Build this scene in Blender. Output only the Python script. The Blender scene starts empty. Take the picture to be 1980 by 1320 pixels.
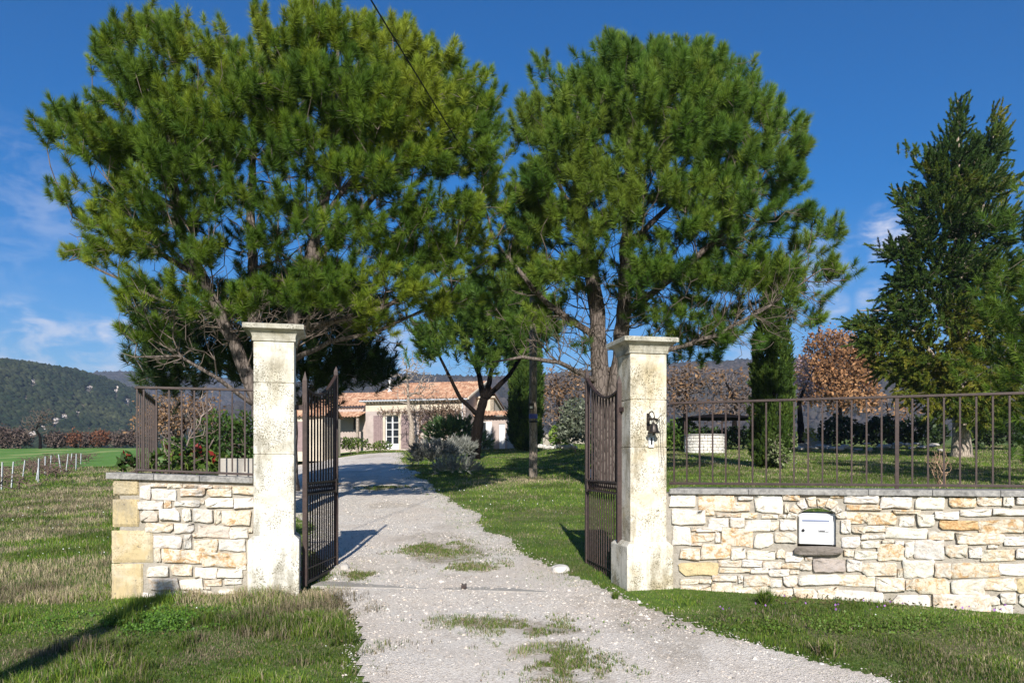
import bpy, bmesh, math, random
import numpy as np
from mathutils import Vector, Matrix
rng = np.random.default_rng(7)
random.seed(7)
C = bpy.context.scene.collection
SC = bpy.context.scene
F, CX, HY, EYE = 1500.0, 990.0, 900.0, 1.168      # focal length, centre column and horizon row in photo pixels; eye height

# ------------------------------------------------------------------ camera, sky, sun, exposure
cam_d = bpy.data.cameras.new("camera"); cam = bpy.data.objects.new("camera", cam_d); C.objects.link(cam)
cam.location = (0, 0, EYE); cam.rotation_euler = (math.radians(90), 0, 0)
cam_d.sensor_width = 36; cam_d.lens = F/1980*36; cam_d.shift_y = (HY-660)/1980
cam_d.clip_start = 0.1; cam_d.clip_end = 20000
SC.camera = cam
SUN_EL, SUN_AZ = 27.5, 179.0        # degrees; azimuth clockwise from +Y (the sun stands behind the camera)
SUN_STRENGTH, SKY_STRENGTH = 4.8, 0.083
SC.view_settings.view_transform = 'Standard'; SC.view_settings.look = 'None'
SC.view_settings.exposure = 0.60; SC.view_settings.gamma = 1.0
SC.render.film_transparent = False
SC.cycles.max_bounces = 6; SC.cycles.diffuse_bounces = 3; SC.cycles.glossy_bounces = 2
SC.cycles.transmission_bounces = 3; SC.cycles.transparent_max_bounces = 6
SC.cycles.caustics_reflective = False; SC.cycles.caustics_refractive = False

def pixdir(px, py):
    return Vector(((px-CX)/F, 1.0, (HY-py)/F)).normalized()

def make_world():
    w = bpy.data.worlds.new("World"); SC.world = w; w.use_nodes = True
    nt = w.node_tree; nt.nodes.clear(); N = nt.nodes; L = nt.links
    out = N.new('ShaderNodeOutputWorld'); bg = N.new('ShaderNodeBackground')
    sky = N.new('ShaderNodeTexSky'); sky.sky_type = 'NISHITA'; sky.sun_disc = False
    sky.sun_elevation = math.radians(SUN_EL); sky.sun_rotation = math.radians(SUN_AZ)
    sky.altitude = 700; sky.air_density = 1.0; sky.dust_density = 0.75; sky.ozone_density = 3.2
    hs = N.new('ShaderNodeHueSaturation'); hs.inputs['Saturation'].default_value = 1.46; hs.inputs['Value'].default_value = 1.0; hs.inputs['Hue'].default_value = .508
    L.new(sky.outputs[0], hs.inputs['Color'])
    tc = N.new('ShaderNodeTexCoord')
    mp = N.new('ShaderNodeMapping'); mp.inputs['Scale'].default_value = (1, 1, 2.4)
    L.new(tc.outputs['Generated'], mp.inputs['Vector'])
    no = N.new('ShaderNodeTexNoise'); no.inputs['Scale'].default_value = 17; no.inputs['Detail'].default_value = 8
    no.inputs['Roughness'].default_value = .58; no.inputs['Distortion'].default_value = .4
    L.new(mp.outputs[0], no.inputs['Vector'])
    total = None
    for px, py, r, a in [(40, 668, 3.6, .85), (150, 692, 3.4, .8), (235, 642, 2.6, .95), (65, 650, 1.4, .8), (1725, 458, 2.6, 1.), (1695, 580, 1.6, .7),
                         (1612, 590, 1.3, .6), (790, 700, 3.2, .8), (1590, 500, 3.0, .5), (40, 400, 6, .22), (1760, 560, 2.2, .5), (1450, 640, 4, .5)]:
        d = pixdir(px, py)
        dp = N.new('ShaderNodeVectorMath'); dp.operation = 'DOT_PRODUCT'; dp.inputs[1].default_value = d
        L.new(tc.outputs['Generated'], dp.inputs[0])
        mr = N.new('ShaderNodeMapRange'); mr.interpolation_type = 'SMOOTHSTEP'
        mr.inputs['From Min'].default_value = math.cos(math.radians(r)); mr.inputs['From Max'].default_value = 1.0
        mr.inputs['To Max'].default_value = a
        L.new(dp.outputs['Value'], mr.inputs['Value'])
        if total is None: total = mr.outputs[0]
        else:
            ad = N.new('ShaderNodeMath'); ad.operation = 'MAXIMUM'; L.new(total, ad.inputs[0]); L.new(mr.outputs[0], ad.inputs[1]); total = ad.outputs[0]
    cr = N.new('ShaderNodeMapRange'); cr.interpolation_type = 'SMOOTHSTEP'
    cr.inputs['From Min'].default_value = .40; cr.inputs['From Max'].default_value = .72
    L.new(no.outputs['Fac'], cr.inputs['Value'])
    mu = N.new('ShaderNodeMath'); mu.operation = 'MULTIPLY'; L.new(total, mu.inputs[0]); L.new(cr.outputs[0], mu.inputs[1])
    mx = N.new('ShaderNodeMixRGB'); mx.inputs[2].default_value = (7.6, 7.6, 8.4, 1)
    L.new(mu.outputs[0], mx.inputs[0]); L.new(hs.outputs[0], mx.inputs[1])
    L.new(mx.outputs[0], bg.inputs['Color']); bg.inputs['Strength'].default_value = SKY_STRENGTH
    L.new(bg.outputs[0], out.inputs[0])
make_world()
sd = bpy.data.lights.new("sun", 'SUN'); sd.energy = SUN_STRENGTH; sd.angle = math.radians(.5); sd.color = (1, .955, .88)
sun = bpy.data.objects.new("sun", sd); C.objects.link(sun)
_az, _el = math.radians(SUN_AZ), math.radians(SUN_EL)
sdir = Vector((math.sin(_az)*math.cos(_el), math.cos(_az)*math.cos(_el), math.sin(_el)))
sun.rotation_euler = sdir.to_track_quat('Z', 'Y').to_euler(); sun.location = sdir*50

# ------------------------------------------------------------------ helpers
def smooth(t): t = np.clip(t, 0, 1); return t*t*(3-2*t)
def vnoise(x, y, seed=0):
    x = np.asarray(x, float); y = np.asarray(y, float)
    xi = np.floor(x).astype(np.int64); yi = np.floor(y).astype(np.int64); fx = smooth(x-xi); fy = smooth(y-yi)
    def h(a, b):
        n = (a*374761393 + b*668265263 + seed*1442695041) & 0xffffffff
        n = ((n ^ (n >> 13))*1274126177) & 0xffffffff
        return ((n ^ (n >> 16)) & 0xffff)/65535.0
    return (h(xi, yi)*(1-fx)+h(xi+1, yi)*fx)*(1-fy)+(h(xi, yi+1)*(1-fx)+h(xi+1, yi+1)*fx)*fy
def fbm(x, y, seed=0, o=4):
    x = np.asarray(x, float); y = np.asarray(y, float); s = 0; a = .5
    for k in range(o): s = s+a*vnoise(x*2**k, y*2**k, seed+k); a *= .5
    return s/(1-.5**o)

def ground_z(X, Y):
    X = np.asarray(X, float); Y = np.asarray(Y, float)
    zc = np.interp(Y, [-40, 3, 5, 7.4, 12.5, 56, 110, 220, 600], [-.6, -.26, -.12, -.02, .17, 2.345, 5, 8, 9])
    zl = np.interp(Y, [-40, 3, 7, 20, 35, 51, 110, 220, 600], [-.6, -.26, -.10, -.1, .12, 1.0, 3.7, 6, 7])
    t = smooth((-X-(3.6+.1*(Y-7)))/np.maximum(2.0, 3+.15*(Y-7)))
    z = zc*(1-t)+zl*t
    z = z+.3*smooth((X-1.6)/2.5)*smooth((Y-8.3)/2.5)
    near = np.clip(Y/20, .4, 3)
    z = z+(fbm(X*.9, Y*.9, 3)-.5)*.045*smooth((Y-1)/2)+(fbm(X*.12, Y*.12, 9)-.5)*.22*smooth((Y-18)/30)
    return z
def W(px, py, Y): return np.array([(px-CX)/F*Y, Y, EYE+(HY-py)/F*Y])
_Y = np.concatenate([np.arange(2.5, 30, .02), np.arange(30, 200, .1)])
def G(px, py):
    X = (px-CX)/F*_Y; zr = EYE+(HY-py)/F*_Y; gz = ground_z(X, _Y)
    i = np.argmax(zr <= gz)
    return np.array([X[i], _Y[i], gz[i]])
def gat(x, y): return np.array([x, y, float(ground_z(x, y))])

def link(o, parent=None):
    C.objects.link(o)
    if parent is not None: o.parent = parent
    return o
def tag(o, label=None, cat=None, group=None, kind=None):
    if label: o['label'] = label
    if cat: o['category'] = cat
    if group: o['group'] = group
    if kind: o['kind'] = kind
    return o
def empty(name, loc, rz=0, label=None, cat=None, group=None):
    o = bpy.data.objects.new(name, None); o.location = loc; o.rotation_euler = (0, 0, rz); o.empty_display_size = .2
    C.objects.link(o); tag(o, label, cat, group); return o

def tri_mesh(name, V, T, mat, parent=None, col=None, smooth_=False):
    """big triangle mesh from numpy arrays; col = per-vertex colour"""
    V = np.asarray(V, np.float32).reshape(-1, 3); T = np.asarray(T, np.int32).reshape(-1, 3)
    me = bpy.data.meshes.new(name)
    me.vertices.add(len(V)); me.vertices.foreach_set('co', V.ravel())
    me.loops.add(len(T)*3); me.loops.foreach_set('vertex_index', T.ravel())
    me.polygons.add(len(T)); me.polygons.foreach_set('loop_start', np.arange(0, len(T)*3, 3, dtype=np.int32))
    if smooth_: me.polygons.foreach_set('use_smooth', np.ones(len(T), bool))
    if col is not None:
        at = me.color_attributes.new('Col', 'FLOAT_COLOR', 'POINT')
        col = np.asarray(col, np.float32); c4 = np.ones((len(V), 4), np.float32); c4[:, :col.shape[1]] = col; at.data.foreach_set('color', c4.ravel())
    me.update(calc_edges=True); me.validate()
    for m in (mat if isinstance(mat, (list, tuple)) else [mat]): me.materials.append(m)
    return link(bpy.data.objects.new(name, me), parent)

class MB:
    def __init__(s): s.v = []; s.f = []; s.c = []
    def add(s, vs, fs, col=None):
        k = len(s.v); s.v += [tuple(map(float, p)) for p in vs]; s.f += [tuple(i+k for i in f) for f in fs]
        s.c += [col or (1, 1, 1)]*len(vs)
    def box(s, c, size, ax=None, col=None):
        ax = np.eye(3) if ax is None else np.asarray(ax, float); h = np.asarray(size, float)/2; c = np.asarray(c, float)
        vs = [c+ax[0]*h[0]*i+ax[1]*h[1]*j+ax[2]*h[2]*k for k in (-1, 1) for j in (-1, 1) for i in (-1, 1)]
        s.add(vs, [(0, 2, 3, 1), (4, 5, 7, 6), (0, 1, 5, 4), (2, 6, 7, 3), (0, 4, 6, 2), (1, 3, 7, 5)], col)
    def bar(s, a, b, w, d=None, up=(0, 0, 1), col=None):
        """rectangular bar from a to b"""
        a = np.asarray(a, float); b = np.asarray(b, float); d = d or w
        t = b-a; L = np.linalg.norm(t); t = t/L; up = np.asarray(up, float)
        if abs(np.dot(t, up)) > .95: up = np.array([1., 0, 0])
        x = np.cross(t, up); x /= np.linalg.norm(x); y = np.cross(x, t)
        s.box((a+b)/2, (w, L, d), (x, t, y), col)
    def tube(s, pts, rad, n=8, col=None, caps=True):
        pts = [np.asarray(p, float) for p in pts]; m = len(pts)
        rad = [rad]*m if np.isscalar(rad) else list(rad)
        t0 = pts[1]-pts[0]; ref = np.array([0, 0, 1.]) if abs(t0[2]) < .9*np.linalg.norm(t0) else np.array([1., 0, 0])
        k = len(s.v); vs = []; fs = []
        for i in range(m):
            t = pts[min(i+1, m-1)]-pts[max(i-1, 0)]; t = t/(np.linalg.norm(t)+1e-9)
            x = np.cross(t, ref); x /= np.linalg.norm(x)+1e-9; y = np.cross(t, x); ref = np.cross(x, t)
            for q in range(n):
                a = 2*math.pi*q/n; vs.append(pts[i]+rad[i]*(math.cos(a)*x+math.sin(a)*y))
        for i in range(m-1):
            for q in range(n):
                fs.append((i*n+q, i*n+(q+1) % n, (i+1)*n+(q+1) % n, (i+1)*n+q))
        if caps: fs.append(tuple(range(n-1, -1, -1))); fs.append(tuple((m-1)*n+q for q in range(n)))
        s.add(vs, fs, col)
    def lathe(s, prof, c, n=20, col=None):
        c = np.asarray(c, float); vs = []; fs = []
        for r, z in prof:
            for q in range(n): a = 2*math.pi*q/n; vs.append(c+np.array([r*math.cos(a), r*math.sin(a), z]))
        for i in range(len(prof)-1):
            for q in range(n): fs.append((i*n+q, i*n+(q+1) % n, (i+1)*n+(q+1) % n, (i+1)*n+q))
        fs.append(tuple(range(n-1, -1, -1))); fs.append(tuple((len(prof)-1)*n+q for q in range(n)))
        s.add(vs, fs, col)
    def rings(s, prof, n4=1, col=None):
        """square section loft: prof = [(half width, z)...]"""
        vs = []; fs = []
        for h, z in prof: vs += [(-h, -h, z), (h, -h, z), (h, h, z), (-h, h, z)]
        for i in range(len(prof)-1):
            for q in range(4): fs.append((i*4+q, i*4+(q+1) % 4, (i+1)*4+(q+1) % 4, (i+1)*4+q))
        fs.append((3, 2, 1, 0)); k = (len(prof)-1)*4; fs.append((k, k+1, k+2, k+3))
        s.add(vs, fs, col)
    def prism(s, poly, d, col=None):
        """poly = 3D points of one face, d = extrusion vector"""
        poly = [np.asarray(p, float) for p in poly]; d = np.asarray(d, float); n = len(poly)
        s.add(poly+[p+d for p in poly], [tuple(range(n)), tuple(range(2*n-1, n-1, -1))]+[(i, i+n, (i+1) % n+n, (i+1) % n) for i in range(n)], col)
    def build(s, name, mat, parent=None, bevel=0, smooth_=False, color=False, seg=2):
        me = bpy.data.meshes.new(name); me.from_pydata(s.v, [], s.f)
        bm = bmesh.new(); bm.from_mesh(me)
        bmesh.ops.recalc_face_normals(bm, faces=bm.faces)
        if bevel:
            ed = [e for e in bm.edges if len(e.link_faces) == 2 and e.calc_face_angle(0) > .5]
            bmesh.ops.bevel(bm, geom=ed, offset=bevel, segments=seg, profile=.6, affect='EDGES', clamp_overlap=True)
        bm.to_mesh(me); bm.free()
        if color:
            at = me.color_attributes.new('Col', 'FLOAT_COLOR', 'POINT')
            at.data.foreach_set('color', np.hstack([np.asarray(s.c, np.float32), np.ones((len(s.c), 1), np.float32)]).ravel())
        if smooth_:
            for p in me.polygons: p.use_smooth = True
        for m in (mat if isinstance(mat, (list, tuple)) else [mat]): me.materials.append(m)
        return link(bpy.data.objects.new(name, me), parent)

# ------------------------------------------------------------------ materials
class NT:
    def __init__(s, name):
        s.m = bpy.data.materials.new(name); s.m.use_nodes = True; s.t = s.m.node_tree; s.b = s.t.nodes['Principled BSDF']
        s.b.inputs['Specular IOR Level'].default_value = .25
    def n(s, typ, **kw):
        nd = s.t.nodes.new('ShaderNode'+typ)
        for k, v in kw.items():
            if k in nd.inputs.keys(): nd.inputs[k].default_value = v
            else: setattr(nd, k, v)
        return nd
    def l(s, a, b): s.t.links.new(a, b)
    def coord(s, kind='Object', scale=(1, 1, 1)):
        tc = s.n('TexCoord'); mp = s.n('Mapping'); mp.inputs['Scale'].default_value = scale
        s.l(tc.outputs[kind], mp.inputs['Vector']); return mp.outputs[0]
    def noise(s, vec, scale, detail=5, rough=.6, dist=0):
        nd = s.n('TexNoise', Scale=scale, Detail=detail, Roughness=rough, Distortion=dist); s.l(vec, nd.inputs['Vector']); return nd.outputs['Fac']
    def ramp(s, fac, stops, interp='LINEAR'):
        r = s.n('ValToRGB'); e = r.color_ramp; e.interpolation = interp
        while len(e.elements) < len(stops): e.elements.new(.5)
        for el, (p, c) in zip(e.elements, stops):
            el.position = p; el.color = (c, c, c, 1) if np.isscalar(c) else (*c, 1)
        s.l(fac, r.inputs[0]); return r.outputs[0]
    def mix(s, fac, a, b, mode='MIX'):
        m = s.n('MixRGB', blend_type=mode)
        for i, v in ((0, fac), (1, a), (2, b)):
            if isinstance(v, (int, float)): m.inputs[i].default_value = v
            elif isinstance(v, tuple): m.inputs[i].default_value = (*v, 1)
            else: s.l(v, m.inputs[i])
        return m.outputs[0]
    def bump(s, h, strength=.4, dist=.01):
        b = s.n('Bump'); b.inputs['Strength'].default_value = strength; b.inputs['Distance'].default_value = dist
        s.l(h, b.inputs['Height']); s.l(b.outputs[0], s.b.inputs['Normal'])
    def base(s, c, rough=.85):
        s.b.inputs['Roughness'].default_value = rough
        if isinstance(c, tuple): s.b.inputs['Base Color'].default_value = (*c, 1)
        else: s.l(c, s.b.inputs['Base Color'])
        return s.m

def m_leaf(name, rough=.6, trans=.25, tint=(1, 1, 1)):
    t = NT(name); at = t.n('Attribute', attribute_name='Col')
    c = t.mix(1.0, at.outputs['Color'], tint, 'MULTIPLY')
    t.base(c, rough); t.b.inputs['Specular IOR Level'].default_value = .2
    tr = t.n('BsdfTranslucent'); t.l(c, tr.inputs['Color'])
    mx = t.n('MixShader'); mx.inputs[0].default_value = trans
    t.l(t.b.outputs[0], mx.inputs[1]); t.l(tr.outputs[0], mx.inputs[2])
    t.l(mx.outputs[0], t.t.nodes['Material Output'].inputs['Surface'])
    return t.m
def m_plain(name, c, rough=.6, metal=0, spec=.3, var=.0, scale=8):
    t = NT(name); t.b.inputs['Metallic'].default_value = metal; t.b.inputs['Specular IOR Level'].default_value = spec
    if var:
        v = t.coord(); f = t.noise(v, scale, 5)
        lo = tuple(x*(1-var) for x in c); hi = tuple(min(1, x*(1+var)) for x in c)
        return t.base(t.ramp(f, [(.3, lo), (.7, hi)]), rough)
    return t.base(c, rough)
def m_attr(name, rough=.9, bump=0, bscale=40, mult=None):
    t = NT(name); at = t.n('Attribute', attribute_name='Col'); c = at.outputs['Color']; v = t.coord()
    if mult: c = t.mix(1.0, c, t.ramp(t.noise(v, mult[0], 6, .65), [(.3, mult[1]), (.7, mult[2])]), 'MULTIPLY')
    if bump: t.bump(t.noise(v, bscale, 6, .7), bump, .02)
    return t.base(c, rough)

def m_bark(name, lo, hi):
    t = NT(name); v = t.coord(scale=(1, 1, .35)); f = t.noise(v, 14, 7, .7, .6)
    vo = t.n('TexVoronoi', Scale=11, feature='DISTANCE_TO_EDGE'); t.l(v, vo.inputs['Vector'])
    c = t.ramp(f, [(.25, lo), (.7, hi)])
    c = t.mix(t.ramp(vo.outputs['Distance'], [(0, .75), (.12, 0.)]), c, tuple(x*.35 for x in lo))
    t.bump(vo.outputs['Distance'], .9, .05); t.b.inputs['Specular IOR Level'].default_value = .04
    return t.base(c, .98)

def m_rubble():
    """face colour from the stone's own tint, orange and ochre veins and fine pitting"""
    t = NT('rubble_stone'); v = t.coord(); at = t.n('Attribute', attribute_name='Col'); c = at.outputs['Color']
    f1 = t.noise(v, 9, 6, .65, .8); f2 = t.noise(v, 60, 5, .7)
    f0 = t.noise(v, 13, 7, .7, 1.1)
    st = t.mix(1.0, t.ramp(f0, [(.47, 0.), (.57, 1.)]), at.outputs['Alpha'], 'MULTIPLY')
    c = t.mix(st, c, t.ramp(f2, [(.35, (.40, .215, .08)), (.65, (.60, .40, .20))]))
    c = t.mix(1.0, c, t.ramp(f2, [(.28, .74), (.5, 1.0), (.75, 1.06)]), 'MULTIPLY')
    f3 = t.noise(v, 24, 8, .75, 1.2)
    c = t.mix(t.ramp(f3, [(.60, 0.), (.72, .35)]), c, (.34, .31, .27))
    t.bump(t.mix(.5, f1, f3), .9, .03)
    return t.base(c, .9)
def m_mortar():
    t = NT('mortar'); v = t.coord(); f = t.noise(v, 30, 6, .7); g = t.noise(v, 4, 4)
    c = t.ramp(f, [(.25, (.24, .21, .165)), (.75, (.44, .395, .325))])
    c = t.mix(t.ramp(g, [(.4, 0.), (.7, .5)]), c, (.36, .345, .32))
    t.bump(f, .8, .02); return t.base(c, .95)
def m_limestone(name, basec, stain, dark, lichen=.5):
    t = NT(name); v = t.coord(); big = t.noise(v, 2.6, 5, .6, .5); fine = t.noise(v, 75, 4, .7); sp = t.noise(v, 78, 5, .7)
    c = t.ramp(big, [(.3, tuple(min(1, x*1.08) for x in basec)), (.5, basec), (.68, stain)])
    ws = t.coord(scale=(1, 1, .22)); stk = t.noise(ws, 9, 6, .7, .3)
    c = t.mix(t.ramp(t.mix(.5, stk, t.noise(v, 1.7, 5, .7)), [(.48, 0.), (.58, .7)]), c, tuple(x*.45 for x in stain))
    # dark lichen specks that gather in patches
    patch = t.ramp(t.noise(v, 3.3, 6, .7, .8), [(.44, 0.), (.58, 1.)])
    speck = t.ramp(sp, [(.49, 0.), (.58, 1.)])
    k = t.mix(1.0, patch, speck, 'MULTIPLY'); k = t.mix(1.0, k, (lichen,)*3, 'MULTIPLY')
    c = t.mix(k, c, dark)
    sp2 = t.ramp(t.noise(v, 42, 2, .5), [(.68, 0.), (.73, .8)]); c = t.mix(sp2, c, (.16, .14, .11))
    sx = t.n('SeparateXYZ'); t.l(v, sx.inputs[0])
    foot = t.ramp(t.n('MapRange').outputs[0], [(0, 0.), (1, 1.)]) if False else None
    t.bump(t.mix(.5, fine, big), .5, .012); return t.base(c, .9)
def m_coping():
    t = NT('coping_stone'); v = t.coord(); f = t.noise(v, 26, 6, .75); g = t.noise(v, 2.2, 4)
    c = t.ramp(f, [(.28, (.10, .095, .09)), (.52, (.26, .25, .235)), (.8, (.50, .47, .43))])
    c = t.mix(t.ramp(g, [(.45, 0.), (.75, .55)]), c, (.40, .385, .36))
    t.bump(f, .5, .015); return t.base(c, .9)
def m_iron():
    t = NT('rusty_iron'); v = t.coord(); f = t.noise(v, 22, 5, .65)
    c = t.ramp(f, [(.3, (.026, .016, .014)), (.7, (.060, .037, .032))])
    t.b.inputs['Specular IOR Level'].default_value = .35
    return t.base(c, .55)
def m_gravel():
    t = NT('gravel_surface'); v = t.coord()
    vo = t.n('TexVoronoi', Scale=62, Randomness=1); t.l(v, vo.inputs['Vector'])
    vo2 = t.n('TexVoronoi', Scale=150, Randomness=1); t.l(v, vo2.inputs['Vector'])
    sep = t.n('SeparateColor'); t.l(vo.outputs['Color'], sep.inputs[0]); sep2 = t.n('SeparateColor'); t.l(vo2.outputs['Color'], sep2.inputs[0])
    c1 = t.ramp(sep.outputs[0], [(0, (.36, .31, .26)), (.2, (.68, .61, .525)), (.7, (.81, .745, .66)), (1, (.87, .82, .75))])
    c2 = t.ramp(sep2.outputs[0], [(0, (.34, .29, .24)), (.4, (.72, .65, .565)), (1, (.84, .785, .70))])
    c = t.mix(.5, c1, c2)
    big = t.noise(v, .9, 5, .6, .4); c = t.mix(t.ramp(big, [(.4, 0.), (.65, .55)]), c, (.63, .53, .43))
    dirt = t.noise(v, 2.3, 7, .7, .5); c = t.mix(t.ramp(dirt, [(.55, 0.), (.72, .5)]), c, (.36, .29, .22))
    at = t.n('Attribute', attribute_name='Col'); sc_ = t.n('SeparateColor'); t.l(at.outputs['Color'], sc_.inputs[0])
    wn = t.noise(v, 11, 6, .7, .6); soil = t.mix(1.0, sc_.outputs[0], t.ramp(wn, [(.36, .15), (.62, 1.)]), 'MULTIPLY')
    c = t.mix(soil, c, t.ramp(t.noise(v, 45, 4, .7), [(.3, (.155, .12, .075)), (.7, (.36, .29, .20))]))
    t.bump(t.mix(.5, vo.outputs['Distance'], vo2.outputs['Distance']), .9, .02)
    return t.base(c, .95)
def m_ground():
    t = NT('meadow_ground'); v = t.coord(); a = t.noise(v, .55, 6, .65, .6); b = t.noise(v, 7, 6, .7); c_ = t.noise(v, 34, 4, .7)
    g = t.ramp(b, [(.25, (.045, .085, .014)), (.5, (.085, .140, .022)), (.75, (.140, .190, .040))])
    d = t.ramp(c_, [(.3, (.11, .085, .045)), (.7, (.25, .20, .12))])
    c = t.mix(t.ramp(a, [(.50, 0.), (.66, .75)]), g, d)
    t.bump(t.mix(.5, b, c_), .8, .05); return t.base(c, .95)
def m_field():
    t = NT('green_crop'); v = t.coord(scale=(1, .25, 1)); a = t.noise(v, .35, 6, .6); b = t.noise(v, 3, 5, .7)
    c = t.ramp(b, [(.3, (.070, .165, .022)), (.7, (.125, .25, .035))])
    c = t.mix(t.ramp(a, [(.50, 0.), (.60, .75)]), c, (.30, .33, .11))
    return t.base(c, .95)
def m_render(name, c, var=.12):
    t = NT(name); v = t.coord(); f = t.noise(v, 1.6, 6, .65, .4); g = t.noise(v, 40, 3)
    col = t.ramp(f, [(.3, tuple(x*(1-var) for x in c)), (.7, tuple(min(1, x*(1+var)) for x in c))])
    t.bump(g, .3, .01); return t.base(col, .92)
def m_tile():
    t = NT('roof_tile'); v = t.coord(scale=(4, 2.6, 2.6))
    vo = t.n('TexVoronoi', Scale=1.0, Randomness=.8); t.l(v, vo.inputs['Vector']); sep = t.n('SeparateColor'); t.l(vo.outputs['Color'], sep.inputs[0])
    c = t.ramp(sep.outputs[0], [(0, (.24, .125, .08)), (.5, (.35, .195, .125)), (1, (.46, .31, .215))])
    c = t.mix(t.ramp(t.noise(v, .5, 5), [(.5, 0.), (.7, .35)]), c, (.27, .20, .14))
    return t.base(c, .9)
def m_glass():
    t = NT('window_glass'); t.b.inputs['Specular IOR Level'].default_value = .6; return t.base((.02, .025, .03), .08)

M = dict(
    needle=m_leaf('pine_needles', .5, .36), leaf=m_leaf('leaves', .5, .22), dry=m_leaf('dry_leaves', .8, .2), grass=m_leaf('grass_blades', .6, .3),
    bark=m_bark('pine_bark', (.065, .052, .045), (.205, .170, .150)), bark_shaded=m_bark('shade_dark_bark', (.007, .006, .005), (.016, .012, .010)),  # the darker bark has the mid pine's canopy shade put into its colour
    barkl=m_bark('pale_bark', (.25, .20, .16), (.45, .38, .31)), twig=m_attr('twigs', .95), rubble=m_rubble(), mortar=m_mortar(),
    lime=m_limestone('pale_limestone', (.65, .625, .555), (.50, .45, .34), (.11, .10, .06), .95),
    lime2=m_limestone('stained_limestone', (.62, .58, .49), (.52, .43, .27), (.12, .105, .06), .95),
    cap=m_limestone('weathered_capital', (.43, .41, .345), (.30, .275, .20), (.10, .095, .065), .95),
    sand=m_limestone('yellow_sandstone', (.46, .365, .205), (.58, .51, .38), (.26, .20, .11), .7),
    coping=m_coping(), iron=m_iron(), gravel=m_gravel(), pebble=m_attr('pebble', .9), ground=m_ground(), field=m_field(),
    wall=m_render('cream_render', (.55, .475, .375), .18), wall_shaded=m_render('vine_shaded_render', (.40, .335, .305), .2), wall2=m_render('grey_pink_render', (.42, .345, .31)), white=m_plain('white_paint', (.78, .78, .77), .45),
    shutter=m_plain('mauve_shutter', (.255, .185, .18), .7, var=.15), tile=m_tile(), glass=m_glass(),
    mail=m_plain('white_enamel', (.80, .81, .82), .3, spec=.5), dark=m_plain('dark_metal', (.02, .02, .022), .45), slot=m_plain('grey_blue_flap', (.20, .23, .33), .4),
    bronze=m_plain('dark_bronze', (.040, .032, .026), .38, .6, .5, .3, 30), chain=m_plain('steel_chain', (.22, .21, .2), .4, .7),
    concrete=m_render('worn_concrete', (.33, .305, .27), .3), pole=m_bark('weathered_pole', (.20, .16, .13), (.36, .30, .25)),
    cable=m_plain('black_cable', (.012, .012, .014), .6), post=m_plain('galvanised_post', (.50, .52, .54), .5, .3),
    rock=m_attr('rock', .92, .7, 9, (5, .7, 1.1)), hill=m_attr('hill_soil', 1), crowns=m_attr('far_crowns', 1),
    plate=m_plain('pale_notice', (.62, .62, .64), .4), red=m_plain('faded_red', (.55, .22, .22), .5), blue=m_plain('blue_label', (.05, .07, .30), .5))
# ------------------------------------------------------------------ the land
def grid_mesh(name, xs, ys, zf, mat, mask=None, smooth_=True):
    X, Y = np.meshgrid(xs, ys); Z = zf(X, Y); V = np.stack([X, Y, Z], -1).reshape(-1, 3); nx = len(xs)
    i, j = np.meshgrid(np.arange(len(ys)-1), np.arange(nx-1), indexing='ij'); a = (i*nx+j).ravel()
    if mask is not None:
        ctr = (V[a]+V[a+nx+1])/2; a = a[mask(ctr[:, 0], ctr[:, 1])]
    T = np.concatenate([np.stack([a, a+1, a+nx+1], 1), np.stack([a, a+nx+1, a+nx], 1)])
    if mask is not None:
        u, inv = np.unique(T, return_inverse=True); V = V[u]; T = inv.reshape(-1, 3)
    return tri_mesh(name, V, T, mat, smooth_=smooth_)
def spaced(a, b, s0, k):
    r = [a]; s = s0
    while r[-1] < b: r.append(r[-1]+s); s *= k
    return np.array(r)
xs = np.concatenate([-spaced(9, 900, .3, 1.09)[::-1], np.arange(-8.9, 8.95, .1), spaced(9, 900, .3, 1.09)])
ys = np.concatenate([np.arange(-40, 2, 2.), np.arange(2, 15, .1), spaced(15, 900, .15, 1.035)])
g = grid_mesh('ground', xs, ys, ground_z, M['ground']); tag(g, kind='structure')

# driveway: outline taken along the ground
L_edge = [(720, 1420), (705, 1330), (692, 1270), (702, 1215), (668, 1172), (606, 1143), (640, 1112), (632, 1080), (590, 1020), (540, 970), (500, 930), (490, 905), (480, 880)]
R_edge = [(1900, 1420), (1690, 1318), (1540, 1272), (1400, 1232), (1290, 1192), (1186, 1153), (1062, 1104), (990, 1062), (930, 1015), (876, 970), (838, 940), (804, 914), (782, 896), (776, 884), (782, 877)]
LE = np.array([G(*p) for p in L_edge]); RE = np.array([G(*p) for p in R_edge])
LE = LE[np.argsort(LE[:, 1])]; RE = RE[np.argsort(RE[:, 1])]
def drive_side(X, Y):
    """signed distance-like value, >0 inside the drive"""
    xl = np.interp(Y, LE[:, 1], LE[:, 0]); xr = np.interp(Y, RE[:, 1], RE[:, 0])
    n = (fbm(X*1.2, Y*.55, 21)-.5)*.42*np.clip(Y/9, .7, 1.6)+(fbm(X*9, Y*9, 25)-.5)*.08
    end = np.where(Y > 48, -1, 1)
    return np.minimum(np.minimum(X-xl, xr-X)+n, (48-Y))
EL = [(G(872, 1072), .55, .9), (G(830, 1060), .35, .6), (G(920, 1100), .30, .30), (G(965, 1207), .48, .20), (G(1060, 1222), .35, .16), (G(1055, 1262), .30, .25), (G(1110, 1310), .28, .3), (G(1085, 1290), .2, .22), (G(740, 943), .5, .6), (G(690, 1115), .14, .22)]
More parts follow.
